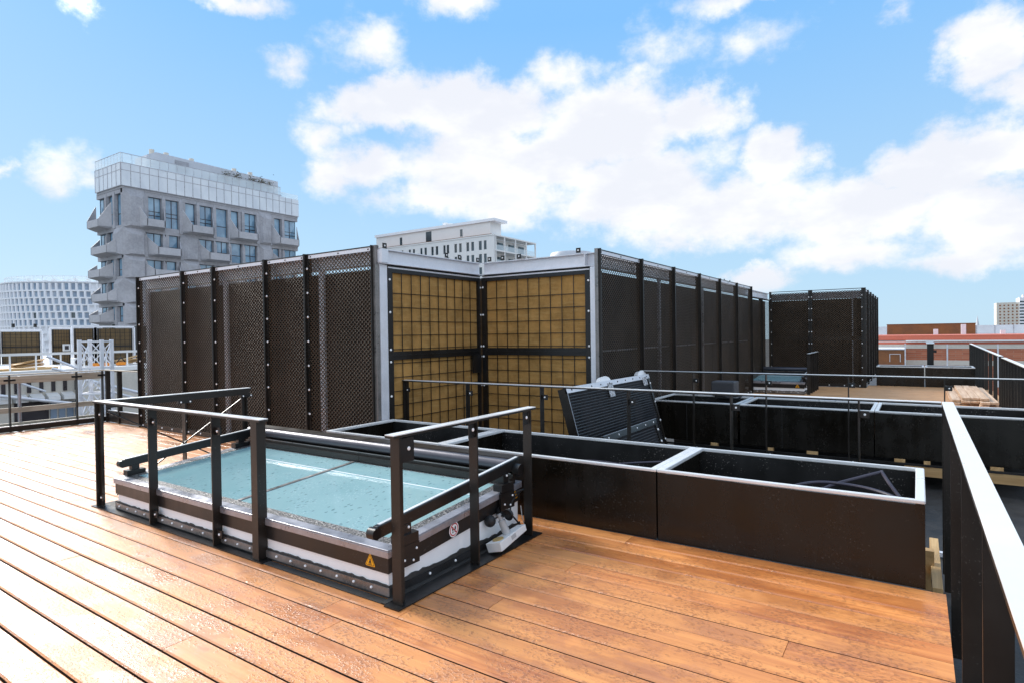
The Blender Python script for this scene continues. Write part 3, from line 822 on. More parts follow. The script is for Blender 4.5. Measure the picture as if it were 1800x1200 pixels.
hose('longer dark hose lying in a low bow along the front of the nearest planter', [(-0.82, 4.66, 0.49), (-0.715, 4.75, 0.525), (-0.60, 4.85, 0.535), (-0.455, 4.88, 0.535), (-0.277, 4.84, 0.530), (-0.13, 4.74, 0.515), (-0.04, 4.66, 0.47)], 0.012)
hose('thin dark hose lying in the middle front planter', [(-2.62, 4.60, 0.50), (-2.40, 4.70, 0.53), (-2.10, 4.72, 0.525), (-1.80, 4.61, 0.51)], 0.009)
hose('second thin hose crossing the first in the middle front planter', [(-2.2, 4.68, 0.52), (-2.0, 4.8, 0.535), (-1.78, 4.93, 0.545)], 0.008)

# ================================================================== near skylight
SX0, SX1, SY0, SY1 = -6.45, -2.74, 2.642, 4.14
SL = 0.077
def skylight(root, dx=0.0, dy=0.0, x0=SX0, full=True):
    X0, X1, Y0, Y1 = x0 + dx, SX1 + dx, SY0 + dy, SY1 + dy
    zz = lambda y, b: b + SL * (y - Y0)
    def sbox(mb, xa, xb, ya, yb, b0, b1, mi=0, flat=None):
        lo = lambda y: flat if flat is not None else zz(y, b0)
        mb.hexa([(xa, ya, lo(ya)), (xb, ya, lo(ya)), (xb, yb, lo(yb)), (xa, yb, lo(yb)),
                 (xa, ya, zz(ya, b1)), (xb, ya, zz(ya, b1)), (xb, yb, zz(yb, b1)), (xa, yb, zz(yb, b1))], mi)
    def ring(mb, o, t_, b0, b1, mi=0):      # frame ring: inset o, thickness t_
        sbox(mb, X0 + o, X1 - o, Y0 + o, Y0 + o + t_, b0, b1, mi); sbox(mb, X0 + o, X1 - o, Y1 - o - t_, Y1 - o, b0, b1, mi)
        sbox(mb, X0 + o, X0 + o + t_, Y0 + o + t_, Y1 - o - t_, b0, b1, mi); sbox(mb, X1 - o - t_, X1 - o, Y0 + o + t_, Y1 - o - t_, b0, b1, mi)
    mb = MB(); sbox(mb, X0 + 0.03, X1 - 0.012, Y0 + 0.012, Y1 - 0.02, 0, 0.165, flat=0.03); mb.build('kerb', M['white'], root)
    # membrane skirt with a ragged top edge
    mb = MB(); rnd = random.Random(3)
    def ragged(fixed, axis, a0, a1, h, th):
        n = int((a1 - a0) / 0.035)
        pts = [(a0, 0.004)] + [(a1, 0.004)] + [(a1 - (a1 - a0) * i / n, h + rnd.uniform(-0.004, 0.008) + 0.003 * math.sin(i * 0.31)) for i in range(n + 1)]
        mb.prism(pts, fixed, fixed + th, axis)
    ragged(Y0 + 0.001, 'y', X0 - 0.01, X1, 0.081, 0.010)
    mb.prism([(Y0, 0.004), (Y1, 0.004)] + [(Y1 - (Y1 - Y0) * i / 42, 0.085 + rnd.uniform(-0.006, 0.010) + 0.006 * math.sin(i * 0.4)) for i in range(43)], X1 - 0.011, X1 - 0.001, 'x')
    mb.build('membrane_skirt', M['membrane'], root)
    mb = MB(); mb.box(X0 + 0.02, X1 + 0.008, Y0 - 0.008, Y0, 0.022, 0.072, 0); mb.box(X1, X1 + 0.008, Y0 + 0.03, Y1, 0.020, 0.062, 1)
    st = mb.build('clamp_strip', [M['steelstrip'], M['rubber']], root)
    nx = int((X1 - X0 - 0.13) / 0.165)
    add_bolts(st, [(X0 + 0.1 + i * 0.165, Y0 - 0.008, 0.050) for i in range(nx + 1)], (0, -1, 0), 0.009, 0.010)
    add_bolts(st, [(X1 + 0.008, Y0 + 0.1 + i * 0.27, 0.042) for i in range(6)], (1, 0, 0), 0.009, 0.010)
    fm = MB(); ring(fm, 0, 0.05, 0.157, 0.258); fo = fm.build('frame', M['black'], root)
    fm = MB(); ring(fm, -0.012, 0.03, 0.259, 0.303)
    # sloping lip towards the glass
    for (xa, xb, ya, yb) in ((X0 - 0.012, X1 + 0.012, Y0 - 0.012, Y0 + 0.07), (X0 - 0.012, X1 + 0.012, Y1 - 0.07, Y1 + 0.012)):
        sbox(fm, xa, xb, ya, yb, 0.3035, 0.312)
    for (xa, xb) in ((X0 - 0.012, X0 + 0.07), (X1 - 0.07, X1 + 0.012)):
        sbox(fm, xa, xb, Y0 + 0.07, Y1 - 0.07, 0.3035, 0.312)
    fm.build('edge_profile', M['chrome'], fo, bevel=0.004)
    fm = MB(); ring(fm, 0.07, 0.075, 0.28, 0.309); fm.build('edge_seal', M['seal'], fo)
    xm = -4.60 + dx if full else None
    cuts = [X0 + 0.145, X1 - 0.145] if xm is None else [X0 + 0.145, xm - 0.018, xm + 0.018, X1 - 0.145]
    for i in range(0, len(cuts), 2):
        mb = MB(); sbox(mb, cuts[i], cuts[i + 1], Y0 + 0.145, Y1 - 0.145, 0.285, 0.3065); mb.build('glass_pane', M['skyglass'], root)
        mb = MB(); sbox(mb, cuts[i] + (0.45 if i == 0 else 0.0), cuts[i + 1], 3.70 + dy, 3.709 + dy, 0.3067, 0.3080); mb.build('reflection_line', M['stickwhite'], root)  # white strip draws a reflected line across the glass
    if xm is not None:
        mb = MB(); sbox(mb, xm - 0.018, xm + 0.018, Y0 + 0.145, Y1 - 0.145, 0.285, 0.314); mb.build('glazing_bar', M['steelstrip'], root)
    # roller blind: dark back board, tube, cover
    mb = MB()
    mb.box(X0 + 0.0, X1 + 0.0, Y1 - 0.13, Y1 - 0.10, 0.42, 0.475); mb.box(X0, X1, Y1 - 0.10, Y1 - 0.07, 0.42, 0.500)
    mb.box(X0 + 1.9, X0 + 1.906, Y1 - 0.132, Y1 - 0.13, 0.42, 0.475)
    mb.build('back_board', M['dark'], root)
    MB().box(X0 + 0.02, X1 - 0.02, Y1 - 0.105, Y1 - 0.10, 0.500, 0.508).build('board_edge', M['steelstrip'], root)
    MB().tube([(X0 - 0.02, Y1 - 0.06, 0.565), (X1 - 0.02, Y1 - 0.06, 0.565)], 0.048, 20).build('roller_tube', M['tube'], root, smooth=True)
    mb = MB(); mb.prism([(Y1 + 0.0, 0.40), (Y1 + 0.22, 0.40), (Y1 + 0.22, 0.56), (Y1 + 0.10, 0.615), (Y1 + 0.0, 0.605)], X0 - 0.0, X1 - 0.05, 'x'); mb.build('roller_cover', M['dark'], root)
    # two guide arms on brackets
    for xa, side in ((X0 + 0.03, -1), (X1 - 0.015, 1)):
        y0, y1 = (Y0 - 0.09 if side > 0 else Y0 + 0.06), Y1 - 0.02
        z0, z1 = 0.452, 0.60 if side > 0 else 0.57
        mb = MB(); mb.hexa([(xa - 0.022, y0, z0 - 0.05), (xa + 0.022, y0, z0 - 0.05), (xa + 0.022, y1, z1 - 0.06), (xa - 0.022, y1, z1 - 0.06),
                            (xa - 0.022, y0, z0 + 0.028), (xa + 0.022, y0, z0 + 0.028), (xa + 0.022, y1, z1 + 0.028), (xa - 0.022, y1, z1 + 0.028)])
        ga = mb.build('guide_arm', M['black'], root, bevel=0.006)
        mb = MB(); mb.hexa([(xa - 0.014, y0 + 0.03, z0 + 0.0295), (xa + 0.010, y0 + 0.03, z0 + 0.0295), (xa + 0.010, y1, z1 + 0.0285), (xa - 0.014, y1, z1 + 0.0285),
                            (xa - 0.014, y0 + 0.03, z0 + 0.034), (xa + 0.010, y0 + 0.03, z0 + 0.034), (xa + 0.010, y1, z1 + 0.033), (xa - 0.014, y1, z1 + 0.033)])
        mb.build('slot_cover', M['top'], ga)
        mb = MB(); mb.tube([(xa - 0.03, y0 - 0.012, z0 - 0.012), (xa + 0.03, y0 - 0.012, z0 - 0.012)], 0.037, 14); mb.build('end_cap', M['black'], ga, smooth=True)
        if side > 0:
            MB().tube([(xa + 0.024, y1 - 0.06, z1 - 0.06), (xa + 0.085, y1 - 0.06, z1 - 0.06)], 0.05, 16).build('motor_end', M['black'], ga, smooth=True)
        for yy in (Y0 + 0.16, Y1 - 0.22):
            h = z0 + (z1 - z0) * (yy - y0) / (y1 - y0) - 0.045
            bz = zz(yy, 0.312)
            mb = MB(); mb.box(xa - 0.028, xa + 0.028, yy - 0.035, yy + 0.035, bz - 0.02, h)
            mb.box(xa - 0.036, xa + 0.046, yy - 0.085, yy + 0.085, bz - 0.018, bz + 0.045)
            if side > 0:
                mb.box(X1 + 0.016, X1 + 0.032, yy - 0.10, yy + 0.09, bz - 0.155, bz - 0.02)
                for py, pz in ((-0.05, -0.11), (0.03, -0.13), (0.06, -0.06)):
                    mb.bolt((X1 + 0.032, yy + py, bz + pz), (1, 0, 0), 0.008, 0.008, 1)
                mb.bolt((xa + 0.028, yy + 0.01, h - 0.02), (1, 0, 0), 0.009, 0.008, 1)
            else:
                mb.box(xa - 0.04, xa + 0.12, yy - 0.10, yy + 0.10, bz - 0.04, bz - 0.018)
            mb.build('bracket', [M['black'], M['bolt']], ga)
    return zz
def triangle_sticker(root, pos, u, v, n, s):
    """warning triangle, s = side length; u,v in-plane unit vectors, n outward"""
    pos, u, v, n = Vector(pos), Vector(u), Vector(v), Vector(n)
    def rt(k, r=0.12):
        pts = []
        C3 = [(-0.5, -0.30), (0.5, -0.30), (0.0, 0.567)]
        for i in range(3):
            a = Vector(C3[i - 1]); b_ = Vector(C3[i]); c = Vector(C3[(i + 1) % 3])
            for e in ((a - b_).normalized() * r * 1.2, ((a - b_).normalized() + (c - b_).normalized()) * r * 0.35, (c - b_).normalized() * r * 1.2):
                pts.append((b_ + e) * k)
        return pts
    mb = MB()
    def lay(poly, h, mi):
        vs = [pos + u * (x * s) + v * (y * s) + n * h for x, y in poly]
        mb.add(vs, [tuple(range(len(vs)))], mi)
    lay(rt(1.0), 0.0022, 0); lay(rt(0.84), 0.0026, 1); lay(rt(0.74), 0.0030, 0)
    # pictogram: a hand under a bar
    lay([(-0.17, -0.16), (0.17, -0.16), (0.17, -0.20), (-0.17, -0.20)], 0.0034, 1)
    lay([(-0.05, 0.16), (0.0, 0.23), (0.05, 0.16), (0.045, 0.02), (-0.045, 0.02)], 0.0034, 1)
    for fx in (-0.12, -0.045, 0.035, 0.11):
        lay([(fx - 0.022, -0.13), (fx + 0.022, -0.13), (fx * 0.45 + 0.022, 0.05), (fx * 0.45 - 0.022, 0.05)], 0.0035, 1)
    return mb.build('warning_sticker', [M['yellow'], M['stickblack']], root)
def footprint_sticker(root, pos, u, v, n, s):
    pos, u, v, n = Vector(pos), Vector(u), Vector(v), Vector(n)
    mb = MB()
    def lay(poly, h, mi):
        vs = [pos + u * (x * s) + v * (y * s) + n * h for x, y in poly]
        mb.add(vs, [tuple(range(len(vs)))], mi)
    def ell(rx, ry, cx=0, cy=0, k=24, rot=0):
        return [(cx + rx * math.cos(a) * math.cos(rot) - ry * math.sin(a) * math.sin(rot), cy + rx * math.cos(a) * math.sin(rot) + ry * math.sin(a) * math.cos(rot)) for a in [2 * math.pi * i / k for i in range(k)]]
    lay(ell(0.5, 0.5), 0.0022, 0); lay(ell(0.43, 0.43), 0.0026, 1); lay(ell(0.355, 0.355), 0.0030, 0)
    for sx in (-0.13, 0.12):
        lay(ell(0.075, 0.14, sx, 0.07), 0.0034, 2); lay(ell(0.06, 0.07, sx * 0.95, -0.15), 0.0034, 2)
    lay([(-0.28, 0.23), (-0.23, 0.28), (0.28, -0.23), (0.23, -0.28)], 0.0038, 1)
    return mb.build('prohibition_sticker', [M['stickwhite'], M['stickred'], M['stickblack']], root)

sk = thing('skylight', 'near skylight of wet turquoise glass with a white kerb, inside the two dark railings', 'skylight', (-4.6, 3.4, 0))
zz = skylight(sk)
triangle_sticker(sk, (-2.90, SY0, 0.207), (1, 0, 0), (0, 0, 1), (0, -1, 0), 0.098)
triangle_sticker(sk, (SX1, 2.735, 0.225), (0, 1, 0), (0, 0, 1), (1, 0, 0), 0.098)
triangle_sticker(sk, (SX1, 4.06, 0.325), (0, 1, 0), (0, 0, 1), (1, 0, 0), 0.085)
footprint_sticker(sk, (SX1, 3.28, zz(3.28, 0.213)), (0, 1, 0.077), (0, 0, 1), (1, 0, 0), 0.105)
MB().box(-6.79, -6.46, 2.66, 4.25, 0.002, 0.007).box(-6.46, -2.69, 2.57, 2.632, 0.0025, 0.006).box(-2.735, -2.695, 2.57, 4.2, 0.003, 0.012).build('roof_flashing', M['membrane'], sk)

# cables at the far right corner of the skylight
hose('black cable hanging from the roller blind motor to the anemometer box', [(-2.66, 4.10, 0.56), (-2.64, 4.16, 0.44), (-2.70, 4.10, 0.36), (-2.71, 3.98, 0.30), (-2.705, 3.95, 0.22), (-2.69, 4.02, 0.13), (-2.68, 4.06, 0.09)], 0.0065, 'rubber', 'cable', 'cable')
hose('short looped black cable beside the yellow sticker at the skylight corner', [(-2.715, 4.00, 0.335), (-2.70, 4.06, 0.37), (-2.66, 4.12, 0.36), (-2.63, 4.16, 0.325)], 0.006, 'rubber', 'cable', 'cable')
hose('thin white wire hanging beside the right railing post', [(-2.70, 4.09, 0.24), (-2.695, 4.10, 0.15), (-2.68, 4.12, 0.06), (-2.66, 4.11, 0.02)], 0.0035, 'whiteplastic', 'cable', 'cable')

# anemometer lying against the kerb
an = thing('anemometer', 'white cup anemometer with three black cups, leaning against the skylight kerb', 'anemometer', (-2.62, 3.70, 0.012))
ax = Vector((-0.06, 1.0, 0.10)).normalized(); aw = Vector((1, 0.06, 0.25)).normalized(); au = aw.cross(ax).normalized() * 1.0
if au.z < 0: au = -au
def apt(a, b_, c): return Vector((-2.605, 3.58, 0.060)) + ax * a + aw * b_ + au * c
mb = MB()
mb.hexa([apt(0, -0.062, -0.03), apt(0, 0.062, -0.03), apt(0.42, 0.036, -0.03), apt(0.42, -0.036, -0.03), apt(0, -0.066, 0.04), apt(0, 0.066, 0.04), apt(0.42, 0.038, 0.022), apt(0.42, -0.038, 0.022)])
bx_ = mb.build('housing', M['whiteplastic'], an, bevel=0.005)
mb = MB(); mb.tube([apt(0.075, 0, 0.036), apt(0.075, 0, 0.044)], 0.043, 24); mb.build('round_label', M['gold'], bx_)
mb = MB(); mb.hexa([apt(0.17, 0.052, -0.01), apt(0.17, 0.0555, -0.01), apt(0.24, 0.0515, -0.01), apt(0.24, 0.048, -0.01), apt(0.17, 0.052, 0.02), apt(0.17, 0.0555, 0.02), apt(0.24, 0.0515, 0.02), apt(0.24, 0.048, 0.02)]); mb.build('type_plate', M['greyplastic'], bx_)
stem0 = apt(0.20, 0, 0.03); sdir = (au + Vector((-0.08, -0.12, 0.05))).normalized()
mb = MB(); mb.tube([stem0, stem0 + sdir * 0.115], [0.032, 0.028], 18); mb.tube([stem0 + sdir * 0.115, stem0 + sdir * 0.165], [0.018, 0.016], 14); mb.build('stem', M['greyplastic'], an, smooth=True)
hub = stem0 + sdir * 0.15
side = sdir.cross(Vector((0, 0, 1))).normalized(); fw_ = side.cross(sdir).normalized()
for k in range(3):
    an_ = R(12 + 120 * k)
    d_ = side * math.cos(an_) + fw_ * math.sin(an_)
    tcup = (sdir.cross(d_)).normalized()
    ctr = hub + d_ * 0.085
    mb = MB(); mb.tube([hub, ctr], 0.006, 8)
    n1_, n2_ = 7, 16
    a_ = d_; b2 = sdir
    vs = []
    for i in range(n1_ + 1):
        th_ = (math.pi / 2) * i / n1_
        for j in range(n2_):
            ph = 2 * math.pi * j / n2_
            vs.append(ctr + (a_ * math.cos(ph) + b2 * math.sin(ph)) * (0.046 * math.cos(th_)) + tcup * (0.046 * math.sin(th_)))
    fs = [(i * n2_ + j, i * n2_ + (j + 1) % n2_, (i + 1) * n2_ + (j + 1) % n2_, (i + 1) * n2_ + j) for i in range(n1_) for j in range(n2_)]
    mb.add(vs, fs)
    mb.build('cup', M['rubber'], an, smooth=True)

# far skylight, same kind, mostly behind the enclosure
s2 = thing('skylight', 'far skylight with dark glass and white kerb, in the recess before the back enclosure', 'skylight', (-4.2, 17.6, 0))
skylight(s2, 0.34, 14.21, full=True)
triangle_sticker(s2, (-2.56, SY0 + 14.21, 0.205), (1, 0, 0), (0, 0, 1), (0, -1, 0), 0.11)
railing('railing', 'small dark railing at the right end of the far skylight', ((-2.29, 16.76, RZ), (-2.29, 18.37, RZ)), [(0.03, ''), (0.45, ''), (0.85, ''), (1.25, ''), (1.57, '')], clips=False)

# ================================================================== loose things in the gap and on the far deck
def loose_panel(label, y0, y1, xt, zt, xb, zb, dep, bright):
    """mesh panel in a frame: top edge along +Y at (xt,zt), foot at (xb,zb)"""
    root = thing('mesh_panel', label, 'mesh panel', (xb, y0, zb))
    dn = Vector((xb - xt, 0, zb - zt)); L = dn.length; dn.normalize()
    nrm = Vector((-dn.z, 0, dn.x)).normalized()
    if nrm.x < 0: nrm = -nrm
    O = Vector((xt, y0, zt))
    def F(a, d, s): return O + Vector((0, 1, 0)) * a + nrm * d + dn * s
    W = y1 - y0
    def bx(mb, a0, a1, d0, d1, s0, s1, mi=0):
        mb.hexa([F(a0, d0, s1), F(a1, d0, s1), F(a1, d1, s1), F(a0, d1, s1), F(a0, d0, s0), F(a1, d0, s0), F(a1, d1, s0), F(a0, d1, s0)], mi)
    mb = MB()
    k = 0.07
    while k < L - 0.04:
        mb.hexa([F(0.012, -0.018, k + 0.026), F(W - 0.012, -0.018, k + 0.026), F(W - 0.012, -0.016, k + 0.028), F(0.012, -0.016, k + 0.028),
                 F(0.012, -0.003, k), F(W - 0.012, -0.003, k), F(W - 0.012, -0.001, k + 0.002), F(0.012, -0.001, k + 0.002)])
        k += 0.036
    bx(mb, 0.012, W - 0.012, -0.030, -0.019, 0.05, L - 0.04)
    sh = mb.build('mesh_sheet', M['louvre'], root)
    mb = MB(); bx(mb, 0.0, 0.010, 0.0005, 0.004, 0.05, L); mb.build('edge_strip', M['chrome'], root)
    mb = MB()
    bx(mb, 0, 0.012, -dep, 0.0, 0, L); bx(mb, W - 0.012, W, -dep, 0.0, 0, L); bx(mb, W - 0.07, W - 0.012, -0.03, 0.006, 0.05, L)
    bx(mb, 0.012, W - 0.012, -dep, 0.0, L - 0.012, L); bx(mb, 0.012, W - 0.012, -dep, -dep + 0.01, 0.0, L - 0.012)
    fr = mb.build('frame', M['dark'], root)
    mb = MB(); bx(mb, 0, W, -0.02, 0.006, -0.006, 0.065, 0)
    n = int(W / 0.26)
    for i in range(n):
        mb.bolt(F(0.12 + (W - 0.24) * i / (n - 1), 0.006, 0.03), nrm, 0.011, 0.008, 1)
    mb.build('top_flange', [M['galv'] if bright else M['black'], M['black'] if bright else M['bolt']], fr)
    if not bright:
        mb = MB(); bx(mb, 0, W, -0.022, 0.007, -0.012, -0.0065, 0); mb.build('edge_strip', M['chrome'], fr)
    add_bolts(fr, [F(W - 0.04, 0.006, 0.14 + (L - 0.25) * i / 4) for i in range(5)], nrm)
    return root, F, W, L, bx
lp, F_, W_, L_, bx = loose_panel('large loose mesh panel with a pale top edge and taped wrap, leaning in the gap', 6.32, 8.98, -3.50, 0.99, -3.12, -0.38, 0.12, True)
for a0 in (1.02, 2.34):
    mb = MB()
    for i in range(1):
        pts = [(a0 + 0.17 * (1 + math.cos(R(k))) - 0.02, -0.07 * math.sin(R(k)) - 0.006) for k in range(0, 181, 15)]
        vs = [F_(a, -0.09, s) for a, s in pts] + [F_(a, -0.03, s) for a, s in pts]
        n = len(pts)
        mb.add(vs, [tuple(range(n)), tuple(reversed(range(n, 2 * n)))] + [(k, k + n, k + n + 1, k + 1) for k in range(n - 1)])
    mb.build('foam_protector', M['stickwhite'], lp)
for a0, a1, s1 in ((1.12, 1.28, 0.22), (2.36, 2.52, 0.16)):
    mb = MB(); bx(mb, a0, a1, 0.0065, 0.011, 0.03, s1)
    mb.build('plastic_wrap', M['tape'], lp)
loose_panel('smaller loose mesh panel with bolted black edge, leaning low before the larger one', 6.26, 7.92, -2.99, 0.452, -2.72, -0.40, 0.10, False)

# grey foam cube on the second planter row
cu = thing('covered_box', 'dark grey foam-covered box resting on the corner of the second planter row', 'box', (-2.72, 10.2, 0.51))
MB().box(-2.90, -2.52, 10.28, 10.62, 0.565, 0.80).build('cover', M['cushion'], cu, bevel=0.03, seg=3)
MB().box(-2.84, -2.58, 10.30, 10.58, 0.515, 0.564).build('base', M['rubber'], cu)
hose('tangle of black cable below the grey foam box', [(-2.75, 10.15, 0.53), (-2.6, 10.05, 0.57), (-2.45, 10.12, 0.55), (-2.40, 10.25, 0.58), (-2.55, 10.28, 0.56), (-2.65, 10.18, 0.56)], 0.012, 'rubber', 'cable', 'cable')

# stacked boards on the far deck
rb = random.Random(5)
k = 0
for layer in range(3):
    for i in range(5 - (layer == 2)):
        x = 0.60 + i * 0.155 + layer * 0.015
        if layer == 2 and i == 0:
            continue
        y0 = 15.75 + rb.uniform(-0.15, 0.35); y1 = y0 + rb.uniform(3.3, 3.9)
        o = MB().box(x, x + 0.147, y0, y1, 0.004 + layer * 0.056, 0.046 + layer * 0.056).build('timber_board', M['board_y'], bevel=0.002)
        wh = ('bottom', 'middle', 'top')[layer]
        pl = ('leftmost', 'second from left', 'third from left', 'fourth from left', 'rightmost')[i]
        tag(o, 'new decking board, %s in the %s layer of the far stack' % (pl, wh), 'board', 'boards stacked on the far deck')

# timber under the second planter row and at the deck corner
o = MB().box(-0.15, 2.9, 9.30, 9.38, -0.255, -0.125).build('timber_beam', M['timber_x'], bevel=0.003)
tag(o, 'long yellow timber beam under the second planter row', 'beam')
bl = ((-2.63, 0.10, 'small timber block under the second planter row, nearest the leaning panels'),
      (-1.83, 0.09, 'timber block under the second row, just left of the first pair of clamps'),
      (-1.30, 0.14, 'timber block under the middle of the long second-row planter'),
      (-0.26, 0.12, 'timber block under the second row, just left of the near railing corner'),
      (0.06, 0.07, 'narrow timber block right at the corner of the near railing'),
      (0.73, 0.125, 'timber block with a blue shim under the second row, right of the near railing'))
for x, wd, lab in bl:
    o = MB().box(x, x + wd, 9.285, 9.37, -0.124, -0.052).build('timber_block', M['timber_y'], bevel=0.003)
    tag(o, lab, 'block')
o = MB().box(-3.5, 2.6, 9.06, 9.10, -0.085, -0.06).build('drain_channel', M['black'])
tag(o, 'thin black channel running along below the second planter row', 'channel')
o = MB().box(0.078, 0.142, 5.18, 6.42, -0.27, -0.20).build('timber_beam', M['timber_y'], bevel=0.003)
tag(o, 'short yellow timber lying lengthwise in the slot between nearest planter and right railing', 'beam')
o = MB().box(0.03, 0.10, 5.66, 5.74, -0.40, -0.09).build('timber_block', M['timber_y'], bevel=0.003)
tag(o, 'upright timber block behind the right end of the nearest planter', 'block')
o = MB().box(-0.4, 0.20, 6.55, 6.60, -0.40, -0.36).build('pipe_profile', M['galv'], bevel=0.003)
tag(o, 'pale metal profile lying across the sunken gap behind the nearest planter', 'profile')

# ================================================================== silo tower
X0, Y0 = -109.84, 46.98
tw = thing('concrete_tower', 'tall grey faceted concrete tower with angular balconies and a pale glass crown', 'tower', (X0 - 6, 60, GZ))
FY = [46.98, 50.46, 53.57, 56.53, 59.64, 62.78, 65.73, 68.57, 71.77, 74.73, 77.53, 81.16]
FX = [0.0, 2.90, 6.0, 9.7]
LV = [27.25, 20.47, 15.82, 11.94, 7.76, 4.24, 0.3, -3.7, -7.7, -11.7, -15.0, GZ]
MB().box(X0 - 9.1, X0 - 0.6, Y0 + 0.6, 80.9, GZ, 27.0).build('wall', M['concrete'], tw)
Fr = lambda u, v, wd: Vector((X0 + wd, u, v))
Fl = lambda u, v, wd: Vector((X0 - u, Y0 - wd, v))
def hx(mb, F, u0, u1, v0, v1, w0, w1, mi=0):
    mb.hexa([F(u0, v0, w0), F(u1, v0, w0), F(u1, v0, w1), F(u0, v0, w1), F(u0, v1, w0), F(u1, v1, w0), F(u1, v1, w1), F(u0, v1, w1)], mi)
def blank(mb, F, u0, u1, v0, v1, k):
    hx(mb, F, u0, u1, v0, v1, -0.6, -0.02)
    e = 0.0
    um = u0 + (u1 - u0) * (0.45 + 0.1 * (k % 3)); 
    ia, ib = u0 + (u1 - u0) * 0.30, u1 - (u1 - u0) * 0.12
    va, vb = v0 + (v1 - v0) * 0.06, v1 - (v1 - v0) * 0.22
    h = 0.55
    o = [F(u0, v0, 0), F(u1, v0, 0), F(u1, v1, 0), F(u0, v1, 0)]
    i_ = [F(ia, va, h), F(ib, va, h), F(ib, vb, h), F(ia, vb, h)]
    mb.add(o + i_, [(4, 5, 6, 7), (0, 1, 5, 4), (1, 2, 6, 5), (2, 3, 7, 6), (3, 0, 4, 7), (3, 2, 1, 0)])
def fin(mb, F, u, v0, v1):
    top = v1 - 0.15
    mb.add([F(u - 0.36, v0, -0.6), F(u + 0.36, v0, -0.6), F(u + 0.30, v0, 0.18), F(u - 0.30, v0, 0.18),
            F(u - 0.36, top - 0.9, -0.6), F(u + 0.36, top - 0.9, -0.6), F(u + 0.28, top - 1.0, 0.18), F(u - 0.28, top - 1.0, 0.18), F(u, top, -0.1)],
           [(3, 2, 1, 0), (0, 1, 5, 4), (1, 2, 6, 5), (2, 3, 7, 6), (3, 0, 4, 7), (4, 5, 8), (5, 6, 8), (6, 7, 8), (7, 4, 8)])
def window(F, u0, u1, v0, v1, mull):
    mb = MB()
    mb.quad(F(u0, v0, -0.45), F(u1, v0, -0.45), F(u1, v1, -0.45), F(u0, v1, -0.45))
    hx(mb, F, u0, u1, v0, v1, -0.59, -0.451, 0)
    wn = mb.build('window', M['bglass'], tw)
    mb = MB(); t_ = 0.07
    hx(mb, F, u0, u0 + t_, v0, v1, -0.449, -0.38); hx(mb, F, u1 - t_, u1, v0, v1, -0.449, -0.38)
    hx(mb, F, u0 + t_, u1 - t_, v0, v0 + t_, -0.449, -0.38); hx(mb, F, u0 + t_, u1 - t_, v1 - t_, v1, -0.449, -0.38)
    vm = v0 + (v1 - v0) * 0.38
    hx(mb, F, u0 + t_, u1 - t_, vm - 0.06, vm + 0.06, -0.449, -0.39)
    if mull:
        um = u0 + (u1 - u0) * 0.52
        hx(mb, F, um - 0.06, um + 0.06, v0 + t_, vm - 0.06, -0.449, -0.39); hx(mb, F, um - 0.06, um + 0.06, vm + 0.06, v1 - t_, -0.449, -0.39)
        if v1 - v0 > 4:
            v2 = v0 + (v1 - v0) * 0.52; hx(mb, F, u0 + t_, um - 0.06, v2 - 0.05, v2 + 0.05, -0.449, -0.39); hx(mb, F, um + 0.06, u1 - t_, v2 - 0.05, v2 + 0.05, -0.449, -0.39)
    mb.build('frame', M['winframe'], wn)
def balcony(F, u0, u1, v0, vtop):
    d = 1.7
    ua, ub = u0 + 1.0, u1 - 0.7
    mb = MB()
    ph = 1.15
    mb.hexa([F(u0, v0 + 0.12, 0), F(u1, v0 + 0.12, 0), F(ub, v0 + 0.45, d), F(ua, v0 + 0.45, d),
             F(u0, v0 + 0.45, 0), F(u1, v0 + 0.45, 0), F(ub, v0 + 0.55, d), F(ua, v0 + 0.55, d)])
    t_ = 0.12
    mb.hexa([F(ua, v0 + 0.55, d - t_), F(ub, v0 + 0.55, d - t_), F(ub, v0 + 0.55, d), F(ua, v0 + 0.55, d),
             F(ua, v0 + 0.55 + ph, d - t_), F(ub, v0 + 0.55 + ph, d - t_), F(ub, v0 + 0.55 + ph, d), F(ua, v0 + 0.55 + ph, d)])
    for (uu, uo) in ((u0, ua), (u1, ub)):
        s = 0.12 if uu == u0 else -0.12
        a = [F(uu, v0 + 0.15, 0), F(uo, v0 + 0.5, d), F(uo, v0 + 0.55 + ph, d), F(uu, vtop, 0)]
        b_ = [F(uu + s, v0 + 0.15, 0), F(uo + s, v0 + 0.5, d), F(uo + s, v0 + 0.55 + ph, d), F(uu + s, vtop, 0)]
        mb.add(a + b_, [(0, 1, 2, 3), (7, 6, 5, 4), (0, 4, 5, 1), (1, 5, 6, 2), (2, 6, 7, 3), (3, 7, 4, 0)])
    mb.build('balcony', M['concrete2'], tw)
RROWS = ['BnWwWTwWBwW', 'BWwBWWTWBwW', 'BWwBWWTWBWw', 'BWwWBwWTBwW', 'BwWTWwBWWBw', 'BWwBWWTWBwW']
RBAL = [[(0.6, 2.05), (3.05, 4.9), (5.95, 7.9), (9.0, 10.95)], [(1.1, 2.95), (4.05, 5.95), (9.05, 11)], [(0.9, 2.9), (5.0, 7.0)], [(1.0, 3.0), (4.1, 6.0), (8.0, 9.9)], [(1.2, 3.0), (5.0, 7.0)], [(1.1, 2.95), (4.05, 5.95)]]
LROWS = ['TwW', 'BWW', 'TwW', 'BWW', 'TwW', 'BWW']
LBAL = [[(1.35, 3.1)], [(0.35, 2.75)], [(1.3, 3.1)], [(0.35, 2.8)], [(1.35, 3.1)], [(0.35, 2.75)]]
def interp(G, x):
    i = min(int(x), len(G) - 2)
    return G[i] + (G[i + 1] - G[i]) * (x - i)
